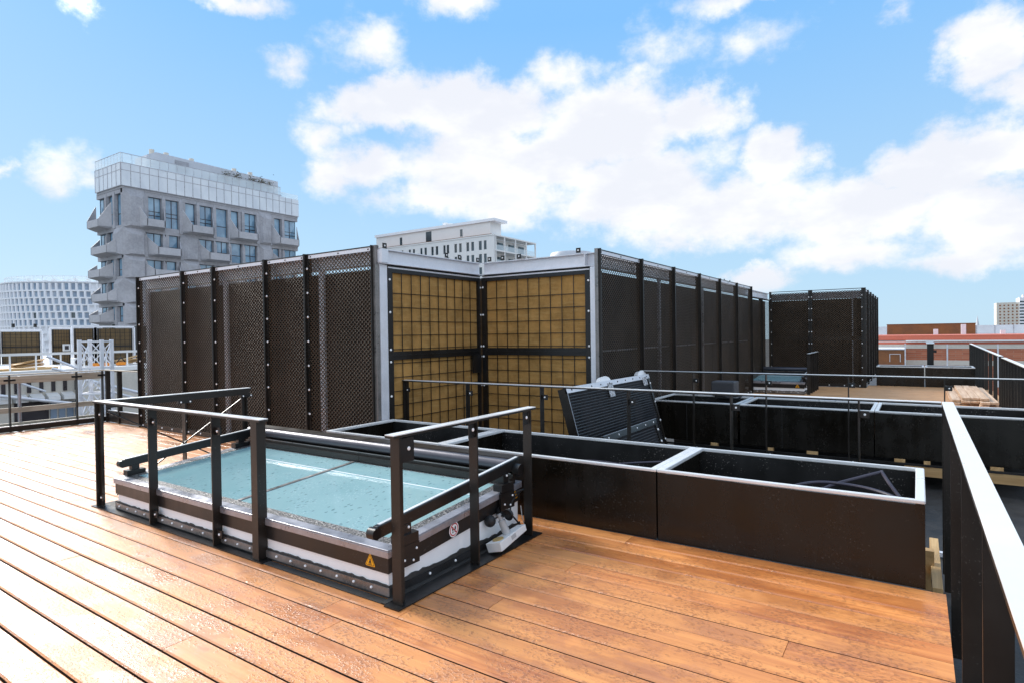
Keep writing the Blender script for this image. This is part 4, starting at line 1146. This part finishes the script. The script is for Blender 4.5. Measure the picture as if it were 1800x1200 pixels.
for F, G, rows, bals in ((Fr, FY, RROWS, RBAL), (Fl, FX, LROWS, LBAL)):
    fac = MB()
    for r_ in range(len(LV) - 1):
        v1, v0 = LV[r_], LV[r_ + 1]
        row = rows[r_] if r_ < len(rows) else rows[r_ % len(rows)]
        for i, ch in enumerate(row):
            u0, u1 = G[i], G[i + 1]
            if ch == 'B' or r_ >= 6:
                blank(fac, F, u0, u1, v0, v1, i + r_)
                continue
            big = 1.0 if r_ == 0 else 0.45
            a, b_ = u0 + 0.33, u1 - 0.33
            if ch == 'w':
                a += 0.55 if (i + r_) % 2 else 0.1; b_ -= 0.1 if (i + r_) % 2 else 0.55
            if ch == 'n':
                a += 0.3
            wb, wt = v0 + (0.4 if ch == 'T' else 0.75), v1 - big
            hx(fac, F, u0, u1, wt, v1, -0.6, 0.0); hx(fac, F, u0, u1, v0, wb, -0.6, 0.02)
            if a - u0 > 0.4:
                hx(fac, F, u0 + 0.36, a, wb, wt, -0.6, -0.05)
            if u1 - b_ > 0.4:
                hx(fac, F, b_, u1 - 0.36, wb, wt, -0.6, -0.05)
            window(F, a, b_, wb, wt, ch in 'Wn')
        for u in G[1:-1]:
            fin(fac, F, u, v0, v1)
        if r_ < 6:
            for (b0, b1) in bals[r_]:
                balcony(F, interp(G, b0), interp(G, b1), v0, v0 + 0.62 * (v1 - v0) + 0.5)
    fac.build('facade_panels', M['concrete'], tw)
MB().box(X0 - 9.3, X0 + 0.08, Y0 - 0.08, 81.2, 26.95, 27.30).build('soffit', M['concrete'], tw)
# crown of pale glass
cr = MB().box(X0 - 9.4, X0 + 0.3, Y0 - 0.3, 77.1, 27.31, 31.2).box(X0 - 9.4, X0 + 0.3, 77.1, 81.3, 27.31, 30.9).build('glass_crown', M['curtain'], tw)
fr = MB()
for i in range(23):
    y = Y0 - 0.25 + i * 1.493
    fr.box(X0 + 0.30, X0 + 0.34, y - 0.045, y + 0.045, 27.32, 31.15 if y < 77 else 30.88)
for z in (27.36, 29.95, 31.16):
    fr.box(X0 + 0.30, X0 + 0.335, Y0 - 0.3, 77.1 if z > 31 else 81.3, z - 0.045, z + 0.045)
for i in range(7):
    x = X0 + 0.25 - i * 1.6
    fr.box(x - 0.045, x + 0.045, Y0 - 0.34, Y0 - 0.30, 27.32, 31.15)
for z in (27.36, 29.95, 31.16):
    fr.box(X0 - 9.4, X0 + 0.3, Y0 - 0.335, Y0 - 0.30, z - 0.045, z + 0.045)
fr.build('mullions', M['chrome'], cr)
bl_ = MB()
bl_.box(X0 + 0.24, X0 + 0.28, Y0 - 0.28, 77.0, 31.21, 32.75); bl_.box(X0 - 9.4, X0 + 0.24, Y0 - 0.28, Y0 - 0.24, 31.21, 32.75); bl_.box(X0 + 0.24, X0 + 0.28, 77.0, 81.2, 30.91, 31.9)
bo_ = bl_.build('roof_balustrade', M['clear'], tw)
fr = MB()
fr.box(X0 + 0.22, X0 + 0.30, Y0 - 0.3, 77.0, 32.75, 32.82); fr.box(X0 - 9.4, X0 + 0.22, Y0 - 0.3, Y0 - 0.22, 32.75, 32.82)
for i in range(9):
    fr.box(X0 - 9.3 + i * 1.18, X0 - 9.26 + i * 1.18, Y0 - 0.23, Y0 - 0.19, 31.21, 32.75)
for i in range(21):
    fr.box(X0 + 0.285, X0 + 0.31, Y0 + i * 1.493 - 0.02, Y0 + i * 1.493 + 0.02, 31.21, 32.75)
fr.build('handrail', M['chrome'], bo_)
ph = MB(); ph.prism([(52.0, 31.2), (78.4, 31.2), (78.4, 34.7), (53.8, 35.0), (52.2, 34.2)], X0 - 7.0, X0 - 2.6, 'x'); po = ph.build('penthouse', M['roofgrey'], tw)
MB().box(X0 - 2.6, X0 - 2.55, 57.0, 59.6, 32.4, 34.4).build('plant_louvre', M['concrete'], po)
for y in (53.4, 55.9, 60.5, 69.0, 72.5):
    MB().tube([(X0 - 3.4, y, 34.4), (X0 - 3.4, y, 35.5)], 0.45, 8).build('roof_cowl', M['cream'], po)
rs = random.Random(11)
for n_, (y, s) in enumerate(((66.2, 1.0), (68.4, 0.95), (76.0, 0.0), (71.6, 0.9), (73.5, 0.95), (75.2, 1.0))):
    if s == 0.0:
        continue
    t_ = thing('rooftop_shrub', ('leftmost rooftop shrub on the tower terrace', 'second rooftop shrub from the left on the tower terrace', '', 'third rooftop shrub from the left on the tower terrace',
                                 'fourth rooftop shrub from the left on the tower terrace', 'rightmost rooftop shrub on the tower terrace')[n_], 'shrub', (X0 - 1.2, y, 31.25), 'shrubs on the tower terrace')
    MB().tube([(X0 - 1.2, y, 31.25), (X0 - 1.2, y + 0.1, 33.4)], 0.06, 6).build('stem', M['corten'], t_)
    mb = MB()
    for i in range(120):
        c = Vector((X0 - 1.2 + rs.gauss(0, 0.45), y + rs.gauss(0, 0.52), 33.35 + rs.gauss(0, 0.42))) * 1.0
        d1 = Vector((rs.uniform(-1, 1), rs.uniform(-1, 1), rs.uniform(-1, 1))).normalized() * 0.17
        d2 = Vector((rs.uniform(-1, 1), rs.uniform(-1, 1), rs.uniform(-1, 1))).normalized() * 0.12
        mb.add([c - d1, c + d2, c + d1, c - d2], [(0, 1, 2, 3)])
    mb.build('foliage', M['leaf'], t_)

# ================================================================== white round building
RR = 28.0
RC = Vector((math.sin(R(-69.15)) * 296, math.cos(R(-69.15)) * 296, 0))
rd = thing('round_building', 'white round office building with staggered rows of recessed windows, beside the tower', 'building', (RC.x, RC.y, GZ))
NC = 86
wallm = MB()
rows = [(22.55, 19.6)] + [(19.6 - 2.55 * i, 19.6 - 2.55 * (i + 1)) for i in range(9)]
inner = []
mbw = MB(); mbw.tube([(RC.x, RC.y, GZ), (RC.x, RC.y, 22.6)], RR - 0.55, 72)
mbw.tube([(RC.x, RC.y, 22.55), (RC.x, RC.y, 23.0)], RR + 0.02, 72)
for ri, (zt, zb) in enumerate(rows):
    mbw.tube([(RC.x, RC.y, zb - 0.22), (RC.x, RC.y, zb + 0.30)], RR, 72)
    for i in range(NC):
        a = 2 * math.pi * (i + 0.23 * ri) / NC
        a2 = a + 2 * math.pi / NC * 0.30; a3 = a2 + 2 * math.pi / NC * 0.14
        P_ = lambda an, r, z: Vector((RC.x + math.cos(an) * r, RC.y + math.sin(an) * r, z))
        r0 = RR - 0.58
        mbw.hexa([P_(a, r0, zb + 0.3), P_(a3, r0, zb + 0.3), P_(a2, RR, zb + 0.3), P_(a, RR, zb + 0.3), P_(a, r0, zt - 0.2), P_(a3, r0, zt - 0.2), P_(a2, RR, zt - 0.2), P_(a, RR, zt - 0.2)])
mbw.build('facade', M['render2'], rd)
first = None
view = math.atan2(-RC.y, -RC.x)
for ri, (zt, zb) in enumerate(rows[:6]):
    for i in range(NC):
        a = 2 * math.pi * (i + 0.23 * ri + 0.42) / NC
        ac = a + 2 * math.pi / NC * 0.28
        dv = (ac - view + math.pi) % (2 * math.pi) - math.pi
        if dv < R(-72) or dv > R(1):
            continue
        mb = MB(); wa = 2 * math.pi / NC * 0.56
        P_ = lambda an, r, z: Vector((RC.x + math.cos(an) * r, RC.y + math.sin(an) * r, z))
        mb.hexa([P_(a, RR - 0.56, zb + 0.31), P_(a + wa, RR - 0.56, zb + 0.31), P_(a + wa, RR - 0.44, zb + 0.31), P_(a, RR - 0.44, zb + 0.31),
                 P_(a, RR - 0.56, zt - 0.30), P_(a + wa, RR - 0.56, zt - 0.30), P_(a + wa, RR - 0.44, zt - 0.30), P_(a, RR - 0.44, zt - 0.30)])
        mb.build('window', M['bglass_mid'] if rs.random() > 0.08 else M['bglass_dark'], rd)
mb = MB(); mb.tube([(RC.x, RC.y, 23.01), (RC.x, RC.y, 25.0)], RR - 2.0, 48); mb.build('roof_glazing', M['clear'], rd)
mb = MB()
for i in range(48):
    a = 2 * math.pi * i / 48
    mb.tube([(RC.x + math.cos(a) * (RR - 1.9), RC.y + math.sin(a) * (RR - 1.9), 23.0), (RC.x + math.cos(a) * (RR - 1.9), RC.y + math.sin(a) * (RR - 1.9), 25.1)], 0.07, 5)
    b_ = a + 2 * math.pi / 48
    mb.bar((RC.x + math.cos(a) * (RR - 1.9), RC.y + math.sin(a) * (RR - 1.9), 25.05), (RC.x + math.cos(b_) * (RR - 1.9), RC.y + math.sin(b_) * (RR - 1.9), 25.05), 0.1, 0.1)
mb.build('roof_frame', M['galv'], rd)
mb = MB()
for i in range(14):
    a = view + rs.uniform(-1.2, 1.2); r_ = RR - rs.uniform(3, 8)
    mb.box(RC.x + math.cos(a) * r_ - 0.6, RC.x + math.cos(a) * r_ + 0.6, RC.y + math.sin(a) * r_ - 0.6, RC.y + math.sin(a) * r_ + 0.6, 23, 23.4 + rs.uniform(0.2, 1.6))
mb.build('roof_plant', M['render'], rd)

# ================================================================== white apartment block
AY, AX = 89.453, -64.2
ap = thing('apartment_block', 'white apartment block with paired tall windows and corner balconies, behind the recess', 'building', (-80, 95, GZ))
mb = MB(); mb.box(-94.4, AX - 2.2, AY + 0.12, 104, GZ, 19.75); mb.box(AX - 2.2, AX - 0.02, AY + 0.12, AY + 0.35, GZ, 19.75)
wl = mb.build('wall', M['render'], ap)
wx = [(-97.6,-97.0),(-96.5,-95.9),(-94.5,-93.9),(-93.5,-92.9),(-91.3,-90.7),(-90.2,-89.6),(-88.39,-87.85),(-87.4,-86.87),(-85.36,-84.79),(-84.22,-83.65),(-82.21,-81.63),(-81.1,-80.47),(-79.3,-78.68),(-78.14,-77.51),(-76.2,-75.62),(-75.34,-74.72),(-73.42,-72.77),(-72.26,-71.64),(-70.49,-69.84),(-69.34,-68.67),(-67.56,-66.87)]
wx = [q for q in wx if q[0] > -94] + [(-66.39, -65.76)]
# front skin with openings: piers between the windows and bands above and below
sk_ = MB()
edges = [-94.4] + [e for q in wx for e in q] + [AX]
for rz in (19.0, 16.55, 14.1):
    zt, zb = rz, rz - 1.68
    for i in range(0, len(edges), 2):
        sk_.box(edges[i], edges[i + 1], AY - 0.08, AY + 0.12, zb, zt)
    sk_.box(-94.4, AX, AY - 0.08, AY + 0.12, zt, zt + 0.77)
sk_.box(-94.4, AX, AY - 0.08, AY + 0.12, GZ, 14.1 - 1.68)
sk_.box(-94.5, AX + 0.05, AY - 0.18, AY + 0.12, 19.78, 20.02)
sk_.build('front_skin', M['render'], wl)
MB().box(-94.4, AX - 0.4, AY - 0.20, AY + 2.0, 20.03, 20.10).build('coping', M['corten'], ap)
for rz in (19.0, 16.55, 14.1):
    for a, b_ in wx:
        wn = MB().box(a, b_, AY + 0.02, AY + 0.11, rz - 1.68, rz).build('window', M['bglass_dark'], ap)
pt = MB().box(-96.4, AX - 1.9, AY + 1.6, 94.6, 20.1, 22.72).build('penthouse', M['render'], ap)
MB().box(-96.6, AX - 0.7, AY + 1.3, 95.0, 22.725, 23.25).build('roof', M['render2'], pt)
for (a, b_, z0, z1) in ((-89.4, -88.75, 20.5, 22.05), (-73.3, -72.7, 20.6, 22.0), (-82.15, -80.65, 20.3, 22.45)):
    MB().box(a, b_, AY + 1.57, AY + 1.62, z0, z1).build('window', M['bglass_dark'], pt)
for z in (20.02, 17.25, 14.5, 11.8):
    MB().box(AX - 2.2, AX + 0.05, AY + 0.36, 104.2, z - 0.25, z).build('balcony_slab', M['render'], ap)
for y in (90.2, 93.1, 96.8, 100.7, 104.1):
    MB().box(AX - 0.22, AX - 0.02, y - 0.14, y + 0.14, 8, 19.77).build('column', M['render'], ap)
for z in (17.25, 14.5):
    for i, y in enumerate((91.6, 94.6, 98.4, 102.0)):
        MB().box(AX - 2.19, AX - 2.15, y - 1.0, y + 1.0, z + 0.1, z + 1.9).build('balcony_door', M['bglass_dark'], ap)
    MB().box(AX - 0.10, AX - 0.06, 90.35, 104.0, z + 0.02, z + 0.95).build('balustrade', M['clear'], ap)
for (x, y, h) in ((-88, 93, 0.4), (-78.6, 93, 0.9), (-77.2, 93, 0.6), (-72, 93, 0.35)):
    MB().box(x - 0.4, x + 0.4, y - 0.4, y + 0.4, 23.25, 23.25 + h).build('roof_vent', M['render'], pt)

# low domed tank roof
tk = thing('round_tank', 'pale round tank roof peeping over the recess beam, right of the apartment block', 'tank', (-33.4, 62.0, GZ))
mb = MB(); mb.tube([(-33.4, 62.0, GZ), (-33.4, 62.0, 10.55), (-33.4, 62.0, 10.95), (-33.4, 62.0, 11.2)], [2.5, 2.5, 2.35, 0.6], 40); mb.build('shell', M['roofgrey'], tk, smooth=True)

# ================================================================== right hand skyline
br = thing('brick_building', 'long low red brick building with pale bands and a white roof edge', 'building', (6, 64, GZ))
MB().box(-9, 40, 60.0, 69, GZ, -0.02).build('wall', M['brick'], br)
MB().box(-9, 40, 59.96, 69, -0.015, 0.33).build('pale_band', M['cream'], br)
MB().box(-9, 40, 59.93, 69, 0.335, 0.52).box(-9, 40, 60.2, 69, 0.66, 1.05).build('fascia', M['redpaint'], br)
MB().box(-0.8, 40, 59.80, 60.1, 0.525, 0.66).box(-9, -0.8, 60.15, 60.3, 0.525, 0.60).build('roof_edge', M['render'], br)
MB().box(-9, 40, 59.97, 60, -1.35, -0.95).build('plinth_band', M['cream'], br)
for x, h in ((1.2, 0.5), (3.2, 0.9), (5.9, 0.35), (8.6, 1.2), (10.5, 0.5)):
    MB().box(x, x + 0.35, 66, 66.4, 1.055, 1.05 + h).build('roof_vent', M['galv'], br)
for x in (2.0, 5.2, 8.1):
    MB().box(x - 0.05, x + 0.05, 59.93, 59.99, -3.0, 0.33).build('downpipe', M['galv'], br)
cb_ = thing('brown_building', 'windowless brown clad box building behind the brick one', 'building', (1, 76, GZ))
MB().box(-2.56, 4.6, 72, 80, GZ, 2.03).build('wall', M['corten'], cb_)
MB().box(-2.6, 4.64, 71.96, 80.04, 2.035, 2.08).build('parapet_cap', M['corten'], cb_)
cl = thing('brown_annex', 'small brown clad annex with a pale door frame in front of the brick wall', 'building', (-1.7, 57, GZ))
MB().box(-6.5, -0.82, 55, 59.6, GZ, 0.03).build('wall', M['corten'], cl)
MB().box(-6.5, -0.80, 54.9, 59.7, 0.035, 0.11).build('parapet_cap', M['galv'], cl)
MB().box(-1.80, -1.76, 54.95, 55, -0.9, -0.28).box(-1.12, -1.08, 54.95, 55, -0.9, -0.28).box(-1.76, -1.12, 54.95, 55, -0.32, -0.28).build('door_frame', M['galv'], cl)
MB().box(-0.82, -0.74, 54.9, 55.1, -3, 0.5).build('corner_trim', M['galv'], cl)
gb = thing('grey_building', 'long pale grey clad roof building behind the brown box', 'building', (10, 95, GZ))
MB().box(-10, 60, 90, 110, GZ, 1.9).build('wall', M['roofgrey'], gb)
mb = MB()
for i in range(40):
    mb.box(-9.5 + i * 1.7, -9.44 + i * 1.7, 89.95, 90, 0.3, 1.9)
mb.build('seams', M['chrome'], gb)
MB().box(-10, 60, 85, 89.9, GZ, 0.55).build('low_wing', M['render'], gb)
MB().tube([(12.6, 86, 0.55), (12.6, 86, 0.8), (12.6, 86, 0.95)], [1.2, 1.1, 0.5], 16).build('rooflight', M['render'], gb)
sb = thing('apartment_slab', 'distant tall pale apartment slab with rows of small windows and a striped dark side', 'building', (42, 392, GZ))
MB().box(33.0, 43.5, 386, 398, GZ, 13.8).build('wall', M['cream'], sb)
MB().box(41.8, 52, 385.6, 398, GZ, 16.0).build('core', M['render2'], sb)
for r_ in range(9):
    for i in range(5):
        MB().box(34.1 + i * 1.62, 34.7 + i * 1.62, 385.9, 386, 12.0 - r_ * 1.55, 12.7 - r_ * 1.55).build('window', M['corten'], sb)
    MB().box(41.9, 52, 385.5, 385.6, 13.6 - r_ * 1.55, 14.3 - r_ * 1.55).build('balcony_band', M['bglass_dark'], sb)
MB().box(43.5, 47, 388, 394, 16.0, 17.6).build('lift_house', M['roofgrey'], sb)
sp = thing('church_spire', 'thin distant spire standing left of the apartment slab', 'spire', (33.2, 505, GZ))
MB().box(32.2, 34.2, 504, 506, GZ, 3.0).build('tower', M['roofgrey'], sp)
MB().tube([(33.2, 505, 3.0), (33.2, 505, 9.5)], [1.0, 0.05], 8).build('cone', M['roofgrey'], sp)
# post and plinth near the end of the far planters
cp = thing('corner_post', 'dark upright post with a pale top plate behind the far planters', 'post', (0.29, 21.7, -0.4))
MB().box(0.235, 0.40, 21.70, 21.74, -0.4, 1.18).build('post', M['black'], cp)
MB().box(0.22, 0.42, 21.62, 23.4, 1.18, 1.20).build('cap', M['top'], cp)
MB().box(0.40, 0.47, 21.69, 21.72, 0.92, 1.0).build('clamp', M['black'], cp)
gw = thing('parapet_wall', 'low pale roof parapet behind the far planter row', 'wall', (2, 26, -0.4))
MB().box(-1.2, 1.72, 30.0, 30.3, -0.41, 0.06).build('upstand', M['cream'], gw)

# ================================================================== neighbouring roof on the left
nb = thing('neighbour_building', 'cream neighbouring building with dark window slots below its roof edge, beyond the left balustrade', 'building', (-34, 10, GZ))
MB().box(-60, -30.35, -10, 34, GZ, 0.26).build('wall', M['cream'], nb)
MB().box(-60, -30.0, -10, 34, 0.27, 0.45).build('roof_slab', M['render'], nb)
MB().box(-30.36, -30.30, -10, 34, -3.2, -2.2).build('floor_band', M['render'], nb)
mb = MB()
for i in range(40):
    y = 4.2 + i * 0.42
    MB().box(-30.36, -30.30, y, y + 0.13, -0.47, 0.12).build('window_slot', M['winframe'], nb)
for i in range(24):
    y = 6.0 + i * 0.55
    MB().prism([(-30.30, -0.82), (-29.95, -0.82), (-29.95, -0.66), (-30.30, -0.52)], y, y + 0.42, 'y').build('precast_block', M['render'], nb)
MB().box(-30.34, -30.28, 8.8, 9.95, -1.9, -0.85).build('dark_opening', M['winframe'], nb)
for i in range(10):
    MB().box(-30.36, -30.29, 10.02 + i * 0.30, 10.24 + i * 0.30, -1.9, -0.95).build('window', M['bglass_mid'], nb)
ne = thing('plant_enclosure', 'far brown plant enclosure in white steel frame on the neighbouring roof', 'screen wall', (-36, 12, 0.45))
def far_bay(axis, fixed, a0, a1, zt=2.3):
    F = mapper(axis, fixed)
    mb = MB(); gbox(mb, F, a0 + 0.10, a1 - 0.10, -0.1, 0.0, 0.46, zt - 0.12)
    wp = mb.build('wool_panel', M['woolfar'], ne)
    mb = MB(); gbox(mb, F, a0 + 0.09, a1 - 0.09, 0.001, 0.03, 1.32, 1.38); gbox(mb, F, a0 + 0.09, a0 + 0.14, 0.001, 0.03, 0.46, zt - 0.12); gbox(mb, F, a1 - 0.14, a1 - 0.09, 0.001, 0.03, 0.46, zt - 0.12)
    n = 8
    for i in range(1, n):
        a = a0 + (a1 - a0) * i / n; gbox(mb, F, a - 0.008, a + 0.008, 0.001, 0.01, 0.46, zt - 0.12)
    for k in range(9):
        gbox(mb, F, a0 + 0.1, a1 - 0.1, 0.0, 0.008, 0.55 + k * 0.18, 0.565 + k * 0.18)
    mb.build('wire_grid', M['black'], wp)
    for a in (a0, a1):
        mb = MB(); gbox(mb, F, a - 0.03, a + 0.03, -0.1, 0.06, 0.46, zt - 0.08); mb.build('steel_post', M['galv'], ne)
    mb = MB(); gbox(mb, F, a0 + 0.0, a1 + 0.0, -0.08, 0.03, zt - 0.08, zt); mb.build('steel_beam', M['galv'], ne)
for a0, a1 in ((6.9, 9.05), (9.05, 11.05), (11.05, 12.9)):
    far_bay('y', -40.0, a0, a1, 2.27)
far_bay('y', -36.0, 11.95, 12.9, 2.33)
for a0, a1 in ((11.82, 12.80), (12.80, 14.52)):
    far_bay('y', -33.0, a0, a1, 2.33)
MB().box(-33.1, -32.95, 14.6, 16.5, 0.46, 2.33).build('mesh_panel', M['dark'], ne)
for i, y in enumerate((8.5, 9.6, 10.4, 13.6)):
    MB().box(-33.2, -33.1, y, y + 0.10, 2.26, 2.42).build('fixing_tab', M['black'], ne)
nr = thing('railing', 'white railing along the edge of the neighbouring roof', 'railing', (-30.4, 10, 0.45))
MB().box(-30.44, -30.36, 0, 20, 1.06, 1.16).build('top_rail', M['render'], nr)
for i in range(20):
    y = 2.6 + i * 0.87
    MB().box(-30.425, -30.375, y, y + 0.05, 0.455, 1.06).build('post', M['render'], nr)
nt = thing('timber_stack', 'stack of pale timber lying behind the white railing', 'timber stack', (-31, 9, 0.45))
for i in range(5):
    MB().box(-31.5 + i * 0.2, -31.32 + i * 0.2, 7.6, 10.4, 0.455, 0.55).build('plank', M['timber_y'], nt)
for (y, lab) in ((9.6, 'heap of broken board offcuts on the neighbouring roof'), (13.6, 'pale timber bundle at the right end of the neighbouring roof')):
    o = MB()
    for i in range(7):
        a = rs.uniform(-0.35, 0.35)
        o.bar((-31.4 + rs.uniform(-0.3, 0.3), y - 0.55, 0.56 + i * 0.022), (-31.4 + math.sin(a), y + 0.55, 0.60 + i * 0.05), 0.25, 0.03)
    tag(o.build('timber_heap', M['timber_y']), lab, 'timber')
for i, (y, dy, s, lab) in enumerate(((11.95, 0.0, 0.16, 'orange site tool standing left of the lattice mast'), (12.35, 0.0, 0.2, 'orange site tool between the legs of the lattice mast'), (13.05, 0, 0.18, 'orange site tool right of the lattice mast'))):
    t_ = thing('site_tool', lab, 'tool', (-31.0, y, 0.455))
    MB().box(-31.1, -30.9, y - s, y + s, 0.47, 0.62).build('body', M['orange'], t_, bevel=0.03)
    MB().tube([(-31.0, y - s, 0.6), (-31.0, y, 0.85), (-31.0, y + s, 0.62)], 0.03, 7).build('handle', M['rubber'], t_)
t_ = thing('roof_fan', 'small white fan unit behind the white railing', 'fan', (-32, 11.2, 0.455))
MB().box(-32.2, -31.8, 11.45, 11.75, 0.46, 0.86).build('casing', M['whiteplastic'], t_, bevel=0.02)
MB().tube([(-31.79, 11.6, 0.68), (-31.76, 11.6, 0.68)], 0.12, 14).build('grille', M['winframe'], t_)
t_ = thing('sign_box', 'small white box with a dark window fixed to the white railing', 'box', (-30.3, 10.6, 1.2))
MB().box(-30.36, -30.30, 10.52, 10.78, 1.2, 1.5).build('case', M['whiteplastic'], t_)
MB().box(-30.299, -30.29, 10.58, 10.72, 1.27, 1.43).build('window', M['winframe'], t_)
# lattice mast
lm = thing('lattice_mast', 'white square lattice mast rising in front of the neighbouring roof', 'mast', (-22.7, 8.8, GZ))
c_ = []
for k in range(4):
    a_m = R(20 + 90 * k)
    c_.append((-22.7 + 0.47 * (math.cos(a_m) * 0.36 - math.sin(a_m) * 0.93), 8.8 + 0.47 * (math.cos(a_m) * 0.93 + math.sin(a_m) * 0.36)))
for (x, y) in c_:
    MB().box(x - 0.05, x + 0.05, y - 0.05, y + 0.05, GZ, 1.66).build('leg', M['galv'], lm)
mb = MB()
for (a, b_) in ((0, 1), (1, 2), (2, 3), (3, 0)):
    A_, B_ = c_[a], c_[b_]
    for k in range(7):
        z1 = 1.60 - k * 0.85; z0 = z1 - 0.80
        mb.bar((*A_, z1), (*B_, z1), 0.05, 0.05)
        mb.bar((*A_, z1), (*B_, z0), 0.028, 0.028); mb.bar((*B_, z1), (*A_, z0), 0.028, 0.028)
mb.build('bracing', M['galv'], lm)
# long pale tubes
for (p, q, r_, lab) in (((-29.8, 9.75, 1.02), (-29.6, 11.0, 0.36), 0.055, 'upper of the two pale tubes slanting down in front of the white railing'),
                        ((-29.7, 9.9, 0.52), (-29.6, 10.6, 0.28), 0.055, 'lower short pale tube slanting below the other at the roof edge'),
                        ((-26.0, 9.75, 0.16), (-26.0, 12.2, -0.70), 0.065, 'upper of two long pale tubes slanting down behind the balustrade corner'),
                        ((-26.0, 10.1, -0.16), (-26.0, 12.1, -0.95), 0.05, 'lower of two pale tubes slanting down behind the balustrade corner'),
                        ((-29.8, 8.7, 0.06), (-29.8, 9.7, -0.42), 0.045, 'pale diagonal strut above the precast blocks'),
                        ((-29.85, 7.9, -0.40), (-29.85, 10.6, -1.0), 0.07, 'long white sloping beam below the precast blocks')):
    tag(MB().tube([p, q], r_, 10).build('pale_tube', M['galv'], smooth=True), lab, 'tube')
# cream rear wall seen under the tubes
cw = thing('cream_wall', 'cream rendered wall behind the lattice mast and pale tubes', 'wall', (-29, 13, GZ))
MB().box(-29.9, -29.6, 10.95, 16.5, GZ, 0.2).build('face', M['cream'], cw)
